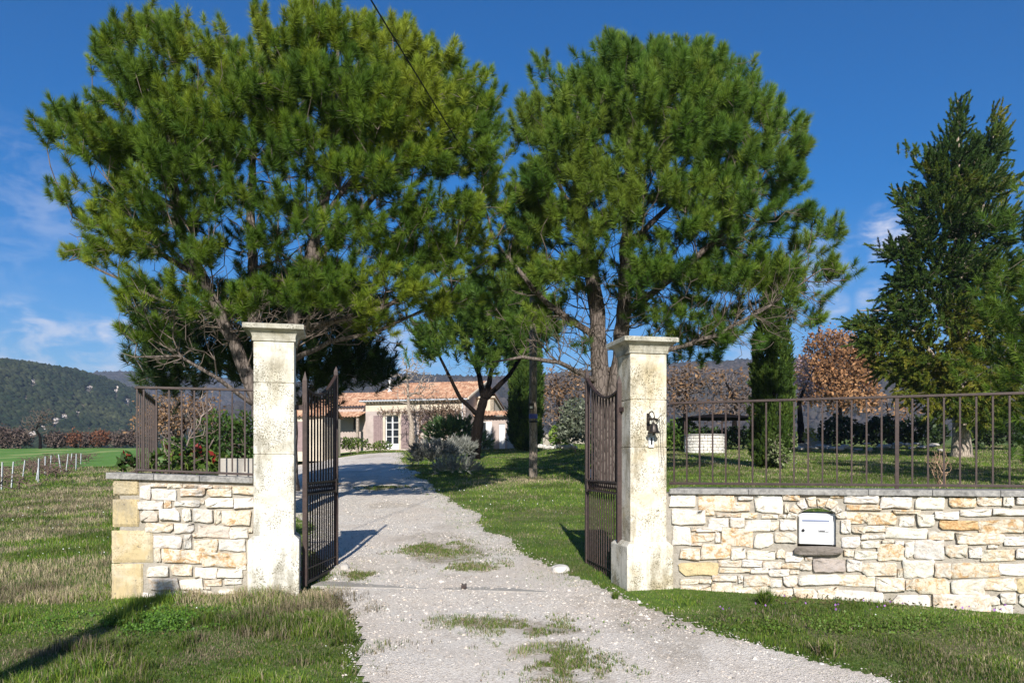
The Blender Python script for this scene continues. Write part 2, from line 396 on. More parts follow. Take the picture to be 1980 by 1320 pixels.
def patch(X, Y):
    m = np.zeros_like(X)
    for c, a, b in EL: m = np.maximum(m, 1-np.sqrt(((X-c[0])/a)**2+((Y-c[1])/b)**2))
    return np.clip(m*2.0, 0, 1)
dx = np.concatenate([np.arange(-30, -6, .25), np.arange(-6, 6, .05)]); dy = np.concatenate([np.arange(1.5, 14, .05), spaced(14, 49, .06, 1.02)])
d = grid_mesh('driveway', dx, dy, lambda X, Y: ground_z(X, Y)+.012, M['gravel'], lambda X, Y: drive_side(X, Y) > 0); tag(d, kind='structure')
def soil_attr(o):
    n = len(o.data.vertices); co = np.zeros(n*3, np.float32); o.data.vertices.foreach_get('co', co); co = co.reshape(-1, 3); X, Y = co[:, 0].astype(float), co[:, 1].astype(float)
    s = np.clip(np.clip(patch(X, Y)*1.6, 0, 1)*1.5*(fbm(X*2.5, Y*2.5, 91)+.05)+.75*smooth((.22-drive_side(X, Y))/.3)*fbm(X*3, Y*3, 92)+.5*smooth((fbm(X*.9, Y*.5, 93)-.58)/.12), 0, 1)
    at = o.data.color_attributes.new('Col', 'FLOAT_COLOR', 'POINT'); c4 = np.ones((n, 4), np.float32); c4[:, 0] = s; at.data.foreach_set('color', c4.ravel())
soil_attr(d)
def mk_thresh():
    b = MB(); A = G(600, 1136); B_ = G(1196, 1146); A[2] = .0; B_[2] = -.03
    t = (B_-A)/np.linalg.norm(B_-A); n = np.array([-t[1], t[0], 0]); up = np.cross(t, n)
    b.box((A+B_)/2+n*.12+np.array([0, 0, -.057]), (np.linalg.norm(B_-A)-.02, .30, .12), (t, n, up)); return b
tag(mk_thresh().build('threshold', M['concrete'], bevel=.01), kind='structure')
s = MB(); p = G(897, 1141); s.box(p+np.array([0, 0, .04]), (.05, .06, .035)); s.box(p+np.array([-.018, .0, .058]), (.010, .05, .02)); s.box(p+np.array([.018, 0, .058]), (.010, .05, .02))
tag(s.build('gate_stop', M['iron'], bevel=.004), 'small rusty iron gate stop set in the concrete threshold', 'gate stop')

fx = np.arange(-80, -8, 1.0); fy = np.arange(46, 112, 1.0)
def fmask(X, Y):
    px = CX+X/Y*F; near = 53+.10*(X+26)+2*(fbm(X*.2, Y*.2, 4)-.5); return (Y > near) & (Y < 104-.12*(X+40))
f_ = grid_mesh('green_field', fx, fy, lambda X, Y: ground_z(X, Y)+.06, M['field'], fmask); tag(f_, kind='structure')

# hills: soil sheet plus a wood of crowns
def hill(name, prof, Y0, depth, soil, seed, rocks=None, crown=None, ncr=0, csize=3.2, steps=90, label=None, cat=None, back=1.0):
    """prof: [(px,py)] skyline; the slope climbs from Y0 to Y0+depth under that skyline"""
    px = np.array([p[0] for p in prof], float); py = np.array([p[1] for p in prof], float); Yc = Y0+depth
    def zf(X, Y):
        pp = CX+X/Yc*F*1.0; top = EYE+(HY-np.interp(pp, px, py))/F*Yc
        t = np.clip((Y-Y0)/depth, 0, 1.6); base = float(ground_z(0, Y0))-2
        z = base+(top-base)*np.where(t < 1, np.sin(t*math.pi/2)**1.15, 1-.25*(t-1))
        return z+(fbm(X/(depth*.25), Y/(depth*.25), seed)-.5)*depth*.06*np.clip(t, 0, 1)*np.clip(1.0-t, .0, 1)*2
    x0, x1 = (px[0]-CX)/F*Yc, (px[-1]-CX)/F*Yc
    xs = np.linspace(x0, x1, 160); ys = np.linspace(Y0, Y0+depth*1.5, steps)
    X, Y = np.meshgrid(xs, ys); Z = zf(X, Y); V = np.stack([X, Y, Z], -1).reshape(-1, 3); nx = len(xs)
    i, j = np.meshgrid(np.arange(len(ys)-1), np.arange(nx-1), indexing='ij'); a = (i*nx+j).ravel()
    T = np.concatenate([np.stack([a, a+1, a+nx+1], 1), np.stack([a, a+nx+1, a+nx], 1)])
    n = fbm(V[:, 0]/20, V[:, 1]/20, seed+3); col = np.outer(.7+.6*n, soil)
    tag(tri_mesh(name, V, T, M['hill'], col=col, smooth_=True), kind='structure')
    if ncr:
        r = np.random.default_rng(seed); cx = r.uniform(x0, x1, ncr*3); cy = Y0+depth*r.uniform(0, 1.12, ncr*3)
        keep = np.ones(len(cx), bool)
        cz = zf(cx, cy); ppx = CX+cx/cy*F; ppy = HY-(cz-EYE)/cy*F
        for (a_, b_, w_, h_) in rocks or []: keep &= ~(((ppx-a_)/(w_*1.15))**2+((ppy-b_-4.5)/(h_+6))**2 < 1)
        bare = fbm(cx/60, cy/60, seed+8) > .68
        keep &= ~(bare & (r.random(len(cx)) < .6))
        idx = np.where(keep)[0][:ncr]; cx, cy, cz = cx[idx], cy[idx], cz[idx]
        ico = np.array([(0, 0, 1.), (.9, 0, .3), (.28, .85, .35), (-.73, .53, .3), (-.73, -.53, .35), (.28, -.85, .3), (.6, .44, -.4), (-.3, .7, -.4), (-.8, 0, -.4), (-.3, -.7, -.4), (.6, -.44, -.4)])
        tr = np.array([(0, 1, 2), (0, 2, 3), (0, 3, 4), (0, 4, 5), (0, 5, 1), (1, 6, 2), (2, 7, 3), (3, 8, 4), (4, 9, 5), (5, 10, 1), (2, 6, 7), (3, 7, 8), (4, 8, 9), (5, 9, 10), (1, 10, 6)])
        sc = csize*r.uniform(.5, 1.35, len(cx)); jit = r.uniform(.7, 1.3, (len(cx), 11, 1))
        V = ico[None]*jit*sc[:, None, None]*np.array([1, 1, .95])+np.stack([cx, cy, cz+sc*.45], 1)[:, None]
        T = (tr[None]+np.arange(len(cx))[:, None, None]*11).reshape(-1, 3)
        big = fbm(cx/45, cy/45, seed+5)
        k = np.clip((big-.35)*2.2+r.normal(0, .18, len(cx)), 0, 1)[:, None]
        cc = (np.array(crown[0])*(1-k)+np.array(crown[1])*k)*r.uniform(.7, 1.3, (len(cx), 1))
        tag(tri_mesh('forest', V.reshape(-1, 3), T, M['crowns'], col=np.repeat(cc, 11, 0), smooth_=True), label, cat, kind='stuff')
    return zf
rocks = [(65, 738, 7, 4), (172, 749, 9, 3.5), (225, 755, 4.5, 8), (245, 775, 4, 4), (106, 815, 9, 7), (84, 828, 6, 4), (125, 805, 5, 3), (150, 798, 6, 2.5), (60, 840, 16, 6), (118, 808, 5, 4)]
zf1 = hill('wooded_hill', [(-500, 700), (-250, 704), (0, 711), (90, 714), (140, 718), (175, 727), (205, 740), (240, 758), (290, 785), (350, 812), (430, 845), (560, 880)], 230, 420,
     (.16, .135, .10), 31, rocks, ((.013, .024, .010), (.055, .062, .028)), 42000, 2.0, label='dark evergreen wood covering the near left hillside', cat='forest')
hill('far_hill', [(100, 760), (180, 746), (220, 741), (260, 739), (330, 737), (420, 740), (520, 752), (650, 770)], 900, 900, (.09, .075, .075), 41, None, ((.040, .040, .036), (.075, .060, .055)), 12000, 6,
     label='bare brownish wood on the farther hill left', cat='forest')
hill('ridge', [(640, 757), (740, 746), (800, 745), (900, 748), (1050, 742), (1150, 733), (1290, 718), (1400, 711), (1480, 713), (1600, 720), (1750, 708), (1900, 698), (2200, 698)], 500, 600, (.085, .07, .065), 51, None,
     ((.034, .034, .030), (.070, .056, .050)), 26000, 3.6, label='bare brownish wood on the ridge behind the house', cat='forest')
# white rock scars on the near hill
def scar():
    r = np.random.default_rng(3); V = []; T = []
    base = np.array([(0, 0, 1.), (1, 0, .1), (.3, .95, .2), (-.8, .6, .1), (-.8, -.6, .25), (.3, -.95, .1), (0, 0, -.6)]); tr = [(0, 1, 2), (0, 2, 3), (0, 3, 4), (0, 4, 5), (0, 5, 1), (6, 2, 1), (6, 3, 2), (6, 4, 3), (6, 5, 4), (6, 1, 5)]
    for (a, b, w, h) in rocks:
        for q in range(9):
            px = a+r.uniform(-.75, .75)*w; py = b+r.uniform(-.7, .7)*h
            Ys = np.linspace(232, 650, 800); Xs = (px-CX)/F*Ys; zr = EYE+(HY-py)/F*Ys; i = np.argmax(zr <= zf1(Xs, Ys))
            P = np.array([Xs[i], Ys[i], zr[i]+.3]); k = len(V)
            s = r.uniform(.6, 1.2)*np.array([w*.30, w*.30, h*.36])*Ys[i]/F*1.6
            V += list(P+base*s*r.uniform(.7, 1.3, (7, 1))); T += [tuple(np.array(t)+k) for t in tr]
    return np.array(V), np.array(T)
V, T = scar(); r_ = np.random.default_rng(5)
tag(tri_mesh('rock_scars', V, T, M['hill'], col=np.repeat(r_.uniform(.4, .6, (len(V), 1)), 3, 1)*np.array([1, .88, .8])), 'pale rock scars breaking through the hillside wood', 'rocks', kind='stuff')

# ------------------------------------------------------------------ grass, gravel
def blades(P, h, w, col, seed, lean=.5):
    """P base points (n,3), h heights, w widths, col (n,3)"""
    r = np.random.default_rng(seed); n = len(P); a = r.uniform(0, 2*math.pi, n); side = np.stack([np.cos(a), np.sin(a), np.zeros(n)], 1)
    b = r.uniform(0, 2*math.pi, n); ld = np.stack([np.cos(b), np.sin(b), np.zeros(n)], 1); lk = (r.random(n)**1.3*lean)[:, None]
    up = np.array([0, 0, 1.]); hh = h[:, None]; ww = w[:, None]/2*side
    mid = P+up*hh*.58+ld*hh*lk*.35; tip = P+up*hh*(1-.35*lk)+ld*hh*lk*1.05
    V = np.stack([P-ww, P+ww, mid-ww*.75, mid+ww*.75, tip], 1)
    T = np.array([(0, 1, 3), (0, 3, 2), (2, 3, 4)])[None]+np.arange(n)[:, None, None]*5
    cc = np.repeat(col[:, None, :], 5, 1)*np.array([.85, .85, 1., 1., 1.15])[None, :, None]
    return V.reshape(-1, 3), T.reshape(-1, 3), cc.reshape(-1, 3)
GREEN = np.array([(.090, .160, .017), (.130, .195, .021), (.062, .130, .019), (.165, .218, .030)])
STRAW = np.array([(.37, .30, .185), (.29, .23, .145), (.44, .37, .24), (.24, .19, .125)])
PINKISH = np.array([(.24, .17, .13), (.30, .22, .17)])
WALLS = None
def behind_wall_clear(X, Y): return np.ones(len(X), bool)
def scatter(n, x0, x1, y0, y1, power, seed):
    r = np.random.default_rng(seed); u = r.random(n)
    # density falls as Y^-power per unit area, fan shaped in X
    if power == 2: Y = y0*(y1/y0)**u
    else: Y = (y0**(2-power)+u*(y1**(2-power)-y0**(2-power)))**(1/(2-power))
    X = r.uniform(x0, x1, n)*Y
    return X, Y, r
def grass_object(name, n, xr, yr, hfun, wfun, strawfun, dens, label, seed, lean=.6, power=1.6):
    X, Y, r = scatter(n, *xr, *yr, power, seed)
    k = r.random(n) < dens(X, Y); X, Y = X[k], Y[k]; n = len(X)
    Z = ground_z(X, Y); P = np.stack([X, Y, Z-.005], 1)
    st = r.random(n) < strawfun(X, Y)
    ci = r.integers(0, 4, n); col = np.where(st[:, None], STRAW[ci], GREEN[ci])*r.uniform(.72, 1.25, (n, 1))
    tone = smooth((fbm(X*1.5, Y*1.5, 77)-.32)/.36)[:, None]; col = col*(.60+.65*tone)
    h = hfun(X, Y)*r.uniform(.45, 1.25, n); w = wfun(Y)*r.uniform(.7, 1.3, n)
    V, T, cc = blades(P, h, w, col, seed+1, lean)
    return tag(tri_mesh(name, V, T, M['grass'], col=cc), label, 'grass', kind='stuff')
# wall lines (front faces)
LW0, LW1 = np.array([-3.55, 6.98]), np.array([-2.43, 7.27])
RW0, RW1 = np.array([1.535, 7.50]), np.array([4.10, 6.50])
def wall_front_y(X):
    yl = LW0[1]+(X-LW0[0])*(LW1[1]-LW0[1])/(LW1[0]-LW0[0]); yr = RW0[1]+(X-RW0[0])*(RW1[1]-RW0[1])/(RW1[0]-RW0[0])
    return np.where(X < -1.9, np.where(X < -3.6, 99, yl), np.where(X > 1.0, yr, 99))
def dens_out(X, Y):
    ds = drive_side(X, Y); d = np.maximum(smooth((.08-ds)/.16), .5*smooth((.55-ds)/.6)*(fbm(X*6, Y*6, 57) > .45)); d = np.maximum(d, patch(X, Y)*.85*(fbm(X*6, Y*6, 55) > .40))
    wf = wall_front_y(X); inwall = (Y > wf-.0) & (Y < wf+.45); return np.where(inwall, 0, d)
def straw_out(X, Y):
    n = fbm(X*.75+3, Y*1.1, 61); s = smooth((n-.43)/.13)*.9
    left = smooth((-.9-X)/.6); base = np.where(X > 1, .10, .30)
    mound = np.exp(-((X+1.9)/.7)**2-((Y-6.75)/.5)**2)
    s = np.where(X > 1, s*.45, s)
    s = s*(1-patch(X, Y)*.8)
    return np.clip(base*.5+s*.8+mound*.45-.35*np.exp(-((X+2.9)/.6)**2-((Y-6.5)/.5)**2), 0, .93)
def h_out(X, Y):
    tuft = smooth((fbm(X*2.6, Y*2.6, 71)-.45)/.14); h = np.where(X < .5, .028, .022)+.080*tuft*np.where(X < .5, 1, .28)
    mound = np.exp(-((X+1.75)/.8)**2-((Y-6.9)/.45)**2)
    return (h+.06*mound)*np.where(drive_side(X, Y) > -.05, .6, 1)
verge = lambda X, Y: np.where(Y < np.minimum(wall_front_y(X), 7.6), dens_out(X, Y), 0)
grass_object('verge_grass', 330000, (-.85, .85), (2.6, 7.7), h_out, lambda Y: .0045+0*Y, straw_out, lambda X, Y: np.where((Y < 7.7) & (Y < wall_front_y(X)), dens_out(X, Y), 0), 'rough green and straw coloured grass before the walls', 201, .9, 1.4)
grass_object('meadow_grass', 210000, (-1.0, -.36), (6.8, 60), lambda X, Y: (.05+.05*fbm(X*.8, Y*.8, 31))*np.clip(Y/14, 1, 2.0), lambda Y: .004*np.clip(Y/7, 1, 6),
             lambda X, Y: np.clip(.10+.8*smooth((fbm(X*.8, Y*.55, 63)+.5*(fbm(X*3, Y*2, 64)-.5)-.40)/.20), .05, .85), lambda X, Y: np.where((X > -3.6) & (Y < 9) | (Y > 53+.10*(X+26)), 0, 1.), 'mixed green and dry grass of the meadow left of the wall', 211, .8, 1.7)
def dens_in(X, Y):
    ds = drive_side(X, Y); d = np.where(ds < .0, 1., np.maximum(smooth((.10-ds)/.18), .5*smooth((.75-ds)/.8)*(fbm(X*5, Y*4, 57) > .45))); d = np.maximum(d, patch(X, Y)*.85*(fbm(X*6, Y*6, 55) > .38))
    return np.where((Y < wall_front_y(X)+.5) & (X > 1), 0, d)
def straw_in(X, Y):
    c = G(1030, 925); ring = np.exp(-((X-c[0]+.3)/1.6)**2-((Y-c[1]+.9)/1.3)**2)
    return np.clip(.08+.8*smooth((fbm(X*.9, Y*.9, 68)-.5)/.2)*.45+ring*.85+np.where(X > 5, .12, 0), 0, .95)
grass_object('lawn_grass', 420000, (-.30, .75), (7.5, 56), lambda X, Y: (.022+.030*fbm(X*1.6, Y*1.6, 35))*np.clip(Y/12, 1, 2.0), lambda Y: .0038*np.clip(Y/7, 1, 6), straw_in, dens_in, 'short green lawn grass inside the gate', 221, .7, 1.75)

def weeds():
    r = np.random.default_rng(331); P = []; S = []
    for c, a, b in EL:
        n = int(3400*min(1.8, (a*b)**.5/.3)*(1.3 if c[1] < 7 else 1)); q = r.normal(0, .8, (n, 2)); x = c[0]+q[:, 0]*a; y = c[1]+q[:, 1]*b
        k = fbm(x*5, y*3.5, 58)+.6*(fbm(x*22, y*22, 59)-.5)-.05*(q**2).sum(1) > .49; P.append(np.stack([x[k], y[k]], 1))
    P = np.concatenate(P); n = len(P); P = np.column_stack([P, ground_z(P[:, 0], P[:, 1])+.006]); col = np.where(r.random((n, 1)) < .38, STRAW[r.integers(0, 4, n)]*.8, GREEN[r.integers(0, 4, n)])*r.uniform(.7, 1.2, (n, 1))
    V, T, cc = blades(P, .030*r.uniform(.4, 1.5, n), .0055*np.clip(P[:, 1]/7, .8, 3), col, 333, 1.1); tag(tri_mesh('drive_weeds', V, T, M['grass'], col=cc), 'thin green weeds growing through the gravel between the wheel tracks', 'grass', kind='stuff')
weeds()
def pebbles():
    X, Y, r = scatter(150000, -.4, .55, 3.2, 20, 1.9, 301)
    ds = drive_side(X, Y); k = (ds > -.12) & (r.random(len(X)) < np.where(ds > .02, 1, .35)) & (r.random(len(X)) > patch(X, Y)*.8) & (fbm(X*1.1, Y*1.1, 83) > r.uniform(.25, .62, len(X)))
    X, Y = X[k], Y[k]; n = len(X); s = .0048*np.clip(Y/6, .8, 1.35)*np.exp(r.normal(0, .42, n)); s = np.where(r.random(n) < .006, s*2.0, s)
    o = np.array([(1, 0, 0), (0, 1, 0), (-1, 0, 0), (0, -1, 0), (0, 0, .75), (.6, .6, .45), (-.5, .6, .5)]); tr = np.array([(0, 5, 4), (5, 1, 4), (0, 1, 5), (1, 6, 4), (6, 2, 4), (1, 2, 6), (2, 3, 4), (3, 0, 4)])
    a = r.uniform(0, 6.283, n); ca, sa = np.cos(a), np.sin(a)
    L = o[None]*r.uniform(.7, 1.4, (n, 7, 1))*s[:, None, None]*r.uniform(.7, 1.3, (n, 1, 3))
    V = np.stack([L[..., 0]*ca[:, None]-L[..., 1]*sa[:, None], L[..., 0]*sa[:, None]+L[..., 1]*ca[:, None], L[..., 2]], -1)
    V += np.stack([X, Y, ground_z(X, Y)+.010], 1)[:, None]
    T = (tr[None]+np.arange(n)[:, None, None]*7).reshape(-1, 3)
    pal = np.array([(.62, .56, .485), (.53, .465, .40), (.66, .60, .525), (.33, .295, .26), (.60, .51, .415), (.63, .57, .495), (.43, .39, .35)])
    c = pal[r.integers(0, 7, n)]*r.uniform(.75, 1.15, (n, 1))
    tag(tri_mesh('gravel', V.reshape(-1, 3), T, M['pebble'], col=np.repeat(c, 7, 0)), 'loose pale limestone gravel over the drive', 'gravel', kind='stuff')
pebbles()
# ------------------------------------------------------------------ stone walls, pillars, fences, gates
STONE = dict(w=(.70, .67, .605, .26), c=(.66, .61, .525, .55), o=(.64, .575, .465, .9), O=(.60, .42, .24, 1.), g=(.42, .37, .345, .1), y=(.57, .47, .28, .2), p=(.58, .52, .46, .2), G=(.22, .19, .17, 0.))
def wallpt(px, py, A, B, off=0):
    """pixel -> point on the vertical wall plane through A,B (off = towards the camera)"""
    d = (B-A)/np.linalg.norm(B-A); n = np.array([d[1], -d[0]])
    A2 = A+n*off; k = (px-CX)/F                     # X = k*Y
    t = (k*A2[1]-A2[0])/(d[0]-k*d[1]); X, Y = A2+d*t
    return np.array([X, Y, EYE+(HY-py)/F*Y])
def stone_mesh(mb_v, mb_t, mb_c, x0, y0, x1, y1, col, to3, r, proud=.022, sq=5.5, n=18, grow=1.085):
    """one rubble stone: outline in photo pixels, domed rough face, sunk back into the mortar"""
    cx, cy, hx, hy = (x0+x1)/2, (y0+y1)/2, (x1-x0)/2*grow, (y1-y0)/2*grow; asp = hx/hy
    if sq < 4:
        base = [(math.copysign(abs(math.cos(a))**.6, math.cos(a)), math.copysign(abs(math.sin(a))**.6, math.sin(a))) for a in np.linspace(0, 2*math.pi, 22, endpoint=False)]
        base = np.array(base)*r.uniform(.93, 1.03, (22, 1))
    else:
        # four jittered corners, each chipped off, edges roughened
        c4 = [(-1, -1), (1, -1), (1, 1), (-1, 1)]; cor = [np.array([u*(1-r.uniform(-.05, .20)/max(1, asp**.5)), v*(1-r.uniform(-.06, .30))]) for u, v in c4]; pts = []
        for q in range(4):
            p, nx_, pv = cor[q], cor[(q+1) % 4], cor[q-1]; k = r.choice([.03, .07, .14, .32], p=[.35, .35, .18, .12])
            m = min(1, 1/asp); w1 = (k*m if abs((pv-p)[0]) > abs((pv-p)[1]) else k*min(1, asp)); w2 = (k*m if abs((nx_-p)[0]) > abs((nx_-p)[1]) else k*min(1, asp))
            pts += [p+(pv-p)*w1, p+(nx_-p)*w2]
        base = []
        for q in range(8):
            a_, b_ = pts[q], pts[(q+1) % 8]; m = 1 if q % 2 == 0 else (4 if abs((b_-a_)[0]) > abs((b_-a_)[1]) else 3)
            for s_ in range(m):
                t = s_/m; p = a_*(1-t)+b_*t
                base.append(p+np.array([r.normal(0, .026)/max(1, asp), r.normal(0, .055)]))
        base = np.array(base)
    n = len(base); k0 = len(mb_v)
    tilt = r.uniform(-.007, .007, 2); rings = [(1.0, -.035), (1.0, proud*.72), (.972, proud*.98), (.75, proud*1.0), (.42, proud*1.03)]; ridge = r.uniform(0, 6.28)
    for s, dep in rings:
        for u, v in base:
            jj = r.normal(0, .0040) if dep > 0 else 0
            o = dep+(tilt[0]*u+tilt[1]*v if dep > 0 else 0)+jj*(1.6 if s < .8 else .8)
            mb_v.append(to3(cx+u*s*hx, cy+v*s*hy, o))
    off = r.uniform(-.3, .3, 2)
    mb_v.append(to3(cx+off[0]*hx, cy+off[1]*hy, proud*1.1+r.uniform(-.005, .007)))
    for i in range(len(rings)-1):
        for q in range(n):
            a_, b_, c_, d_ = k0+i*n+q, k0+i*n+(q+1) % n, k0+(i+1)*n+(q+1) % n, k0+(i+1)*n+q
            mb_t += [(a_, b_, c_), (a_, c_, d_)]
    m = k0+(len(rings)-1)*n; c0 = k0+len(rings)*n
    for q in range(n): mb_t.append((m+q, m+(q+1) % n, c0))
    cc = np.array(col[:3])*r.uniform(.90, 1.07)*np.array([1, r.uniform(.98, 1.005), r.uniform(.95, 1.03)])
    mb_c += [(*cc, col[3])]*(len(rings)*n+1)
def rough_block(v, t, c, x0, y0, x1, y1, to3, r, nx=14, ny=10):
    """squared quoin: gridded face with worn edges, and sides running back into the wall"""
    k0 = len(v)
    for j in range(ny+1):
        for i in range(nx+1):
            a, b_ = i/nx, j/ny; e = min(a, 1-a, b_, 1-b_); dx, dy = (r.normal(0, .6), r.normal(0, .6)) if e < .01 else (0, 0)
            v.append(to3(x0+(x1-x0)*a+dx*.7, y0+(y1-y0)*b_+dy*.7, (.004 if e < .01 else .016)+r.normal(0, .0016)))
    W_ = nx+1
    for j in range(ny):
        for i in range(nx): a = k0+j*W_+i; t.append((a, a+1, a+W_+1, a+W_))
    rim = [i for i in range(W_)]+[j*W_+nx for j in range(1, ny+1)]+[ny*W_+i for i in range(nx-1, -1, -1)]+[j*W_ for j in range(ny-1, 0, -1)]; m = len(v)
    for q in rim: i, j = q % W_, q//W_; v.append(to3(x0+(x1-x0)*i/nx, y0+(y1-y0)*j/ny, -.3))
    n = len(rim)
    for q in range(n): t.append((k0+rim[q], k0+rim[(q+1) % n], m+(q+1) % n, m+q))
SA = """35,88,300,232,w 335,85,735,262,o 775,105,940,155,w 715,175,912,278,c 950,90,1255,292,w 1260,90,1450,155,o 1785,95,1940,130,o 1285,170,1330,300,c
55,250,410,418,w 415,270,515,318,o 545,300,800,333,c 805,290,980,345,o 1030,305,1210,350,c 1215,305,1300,345,c 458,342,675,445,w 690,342,850,452,w 860,370,1125,490,w 1130,378,1228,482,c 1240,362,1408,480,w
55,432,255,636,w 262,440,325,485,c 328,445,592,492,w 268,505,520,608,o 528,500,580,622,w 600,455,940,655,o 955,498,1160,672,w 1175,503,1418,620,c 275,618,375,648,c 138,668,358,800,o 378,630,690,795,o 703,665,852,800,w 885,690,1180,797,w 1190,680,1285,795,c 1292,708,1495,830,w 1510,765,1585,810,c
135,822,555,992,y 565,808,810,878,c 820,805,1040,875,w 1048,818,1245,903,c 1250,830,1448,895,c 1455,840,1580,915,c 1592,785,1945,950,g 580,892,910,950,c 918,890,1100,948,w 1108,900,1335,978,w 1342,922,1440,960,c
495,975,762,1035,c 145,1010,345,1068,c 352,1010,490,1062,c 775,965,830,1052,w 845,970,1125,1085,c 1130,1012,1250,1098,w 1270,970,1438,1098,c 1445,960,1878,1080,w 150,1075,480,1190,c 490,1050,715,1200,c 722,1085,1090,1200,c 1100,1110,1380,1230,c 1390,1110,1640,1240,c 1645,1105,1880,1250,c"""
SB = """20,92,350,170,w 385,95,705,228,w 738,100,1035,235,w 1088,105,1360,210,o 1370,100,1625,195,c 1640,98,1740,195,w 1780,110,1960,185,w 50,190,390,245,o 520,240,790,282,o 940,250,1190,340,w 1195,235,1510,310,w 1530,228,1900,295,w
42,262,255,385,o 250,265,545,405,o 575,305,732,408,w 760,278,940,405,w 990,340,1375,450,O 1390,340,1840,482,o 1850,350,2100,470,c -20,345,75,485,w 88,412,222,475,o 230,400,455,462,c 442,420,850,528,w 870,450,1125,552,c 1170,470,1635,590,c 1645,500,1900,605,w 185,485,262,545,c 265,488,435,530,w
-20,505,180,625,w 190,560,370,632,w 405,545,520,580,c 530,555,618,605,w 632,555,728,722,w 365,590,645,762,o 740,550,1045,735,w 1050,590,1268,735,c 1285,605,1420,748,w 1480,598,1580,632,w 10,648,112,712,c 120,655,370,742,w 1420,648,1755,765,c 1775,640,1960,738,w
35,750,190,872,w 195,780,548,910,c 560,830,610,925,c 615,745,925,925,w 940,765,1108,930,c 1112,770,1590,940,o 1605,785,1960,905,w -120,905,330,1020,c 335,930,625,1068,c 638,935,735,1060,c 745,935,1078,1100,o 1110,945,1432,1108,w 1438,945,1770,1068,c 1785,940,1990,1080,y
-100,1060,400,1300,w 500,1110,890,1320,w 930,1115,1490,1330,c 1500,1115,1605,1205,w 1610,1090,1770,1200,w 1560,1210,1745,1340,w 1800,1090,1990,1230,w"""
SL = """312,180,408,305,w 420,205,645,318,w 680,205,895,282,c 922,208,1140,285,c 1152,182,1345,262,c 412,160,555,192,c 558,165,690,202,c 710,172,840,198,c 845,170,965,205,c 975,180,1140,205,c 285,325,510,400,w 525,312,598,385,o 625,315,850,372,w 860,300,895,355,c 910,290,1155,385,w 1175,285,1340,390,w
312,405,470,505,p 485,392,668,508,w 690,398,775,508,w 795,395,970,515,w 985,410,1048,528,c 1058,415,1315,550,o 360,525,605,612,c 615,522,805,608,w 840,540,1112,650,p 1122,565,1290,658,w 1300,570,1335,612,o 437,632,685,752,w 708,628,778,752,w 790,612,880,652,c 805,675,1015,800,o 1032,675,1275,782,w
432,735,500,868,c 505,760,870,900,o 880,800,1270,922,o 1185,905,1275,945,w 375,912,572,1020,w 598,905,785,1005,c 805,935,1008,1032,w 1020,945,1240,1025,w 388,1025,660,1140,c 675,1030,880,1130,w 900,1035,1055,1098,o 1085,1030,1240,1080,w 890,1100,950,1125,c 330,1150,460,1300,w 465,1160,550,1300,w 560,1145,745,1300,w 752,1140,980,1300,c 990,1110,1270,1290,w"""
def parse(s, ox, oy, k):
    out = []
    for tk in s.split():
        a = tk.split(','); x0, y0, x1, y1 = map(float, a[:4]); out.append((ox+x0/k, oy+y0/k, ox+x1/k, oy+y1/k, a[4]))
    return out
def build_stones(lst, A, B, parent, seed, name='rubble_stones'):
    r = np.random.default_rng(seed); v, t, c = [], [], []
    to3 = lambda px, py, off: wallpt(px, py, A, B, off)
    for x0, y0, x1, y1, k in lst: stone_mesh(v, t, c, x0, y0, x1, y1, STONE[k], to3, r, proud=r.uniform(.016, .034))
    return tri_mesh(name, v, t, M['rubble'], parent, col=np.array(c))
def rel(o, parent_loc):
    """children built in world space: put them under a parent standing at parent_loc"""
    o.matrix_parent_inverse = Matrix.Translation(-Vector(parent_loc)); return o
def under(o, par): o.parent = par; o.matrix_parent_inverse = Matrix.LocRotScale(par.location, par.rotation_euler, None).inverted(); return o

# --- left wall
rd = (RW1-RW0)/np.linalg.norm(RW1-RW0); rn = np.array([rd[1], -rd[0]])
ld_ = (LW1-LW0)/np.linalg.norm(LW1-LW0); ln = np.array([ld_[1], -ld_[0]])
def v3(p, z): return np.array([p[0], p[1], z])
lw = empty('stone_wall', v3((LW0+LW1)/2, -.1), 0, 'short rubble wall with yellow corner blocks left of the gate', 'wall')
b = MB(); TH = .42
ret = np.array([-4.05, 8.8])-np.array([-3.37, 6.97]); ret /= np.linalg.norm(ret)
lo = -.35
E = LW0+ld_*.01
b.prism([v3(LW0+ld_*.02, lo), v3(LW1+ld_*.1, lo), v3(LW1+ld_*.1, 1.0), v3(LW0+ld_*.02, 1.055)], v3(-ln*TH, 0))
b.prism([v3(LW0+ld_*.02-ln*TH, lo), v3(LW0+ld_*.42-ln*TH, lo), v3(LW0+ld_*.42-ln*TH+ret*1.9, lo), v3(LW0+ld_*.02-ln*TH+ret*1.9, lo)], (0, 0, 1.39))
under(b.build('mortar_body', M['mortar']), lw)
under(build_stones(parse(SL, 205, 900, 4.715), LW0, LW1, None, 11), lw)
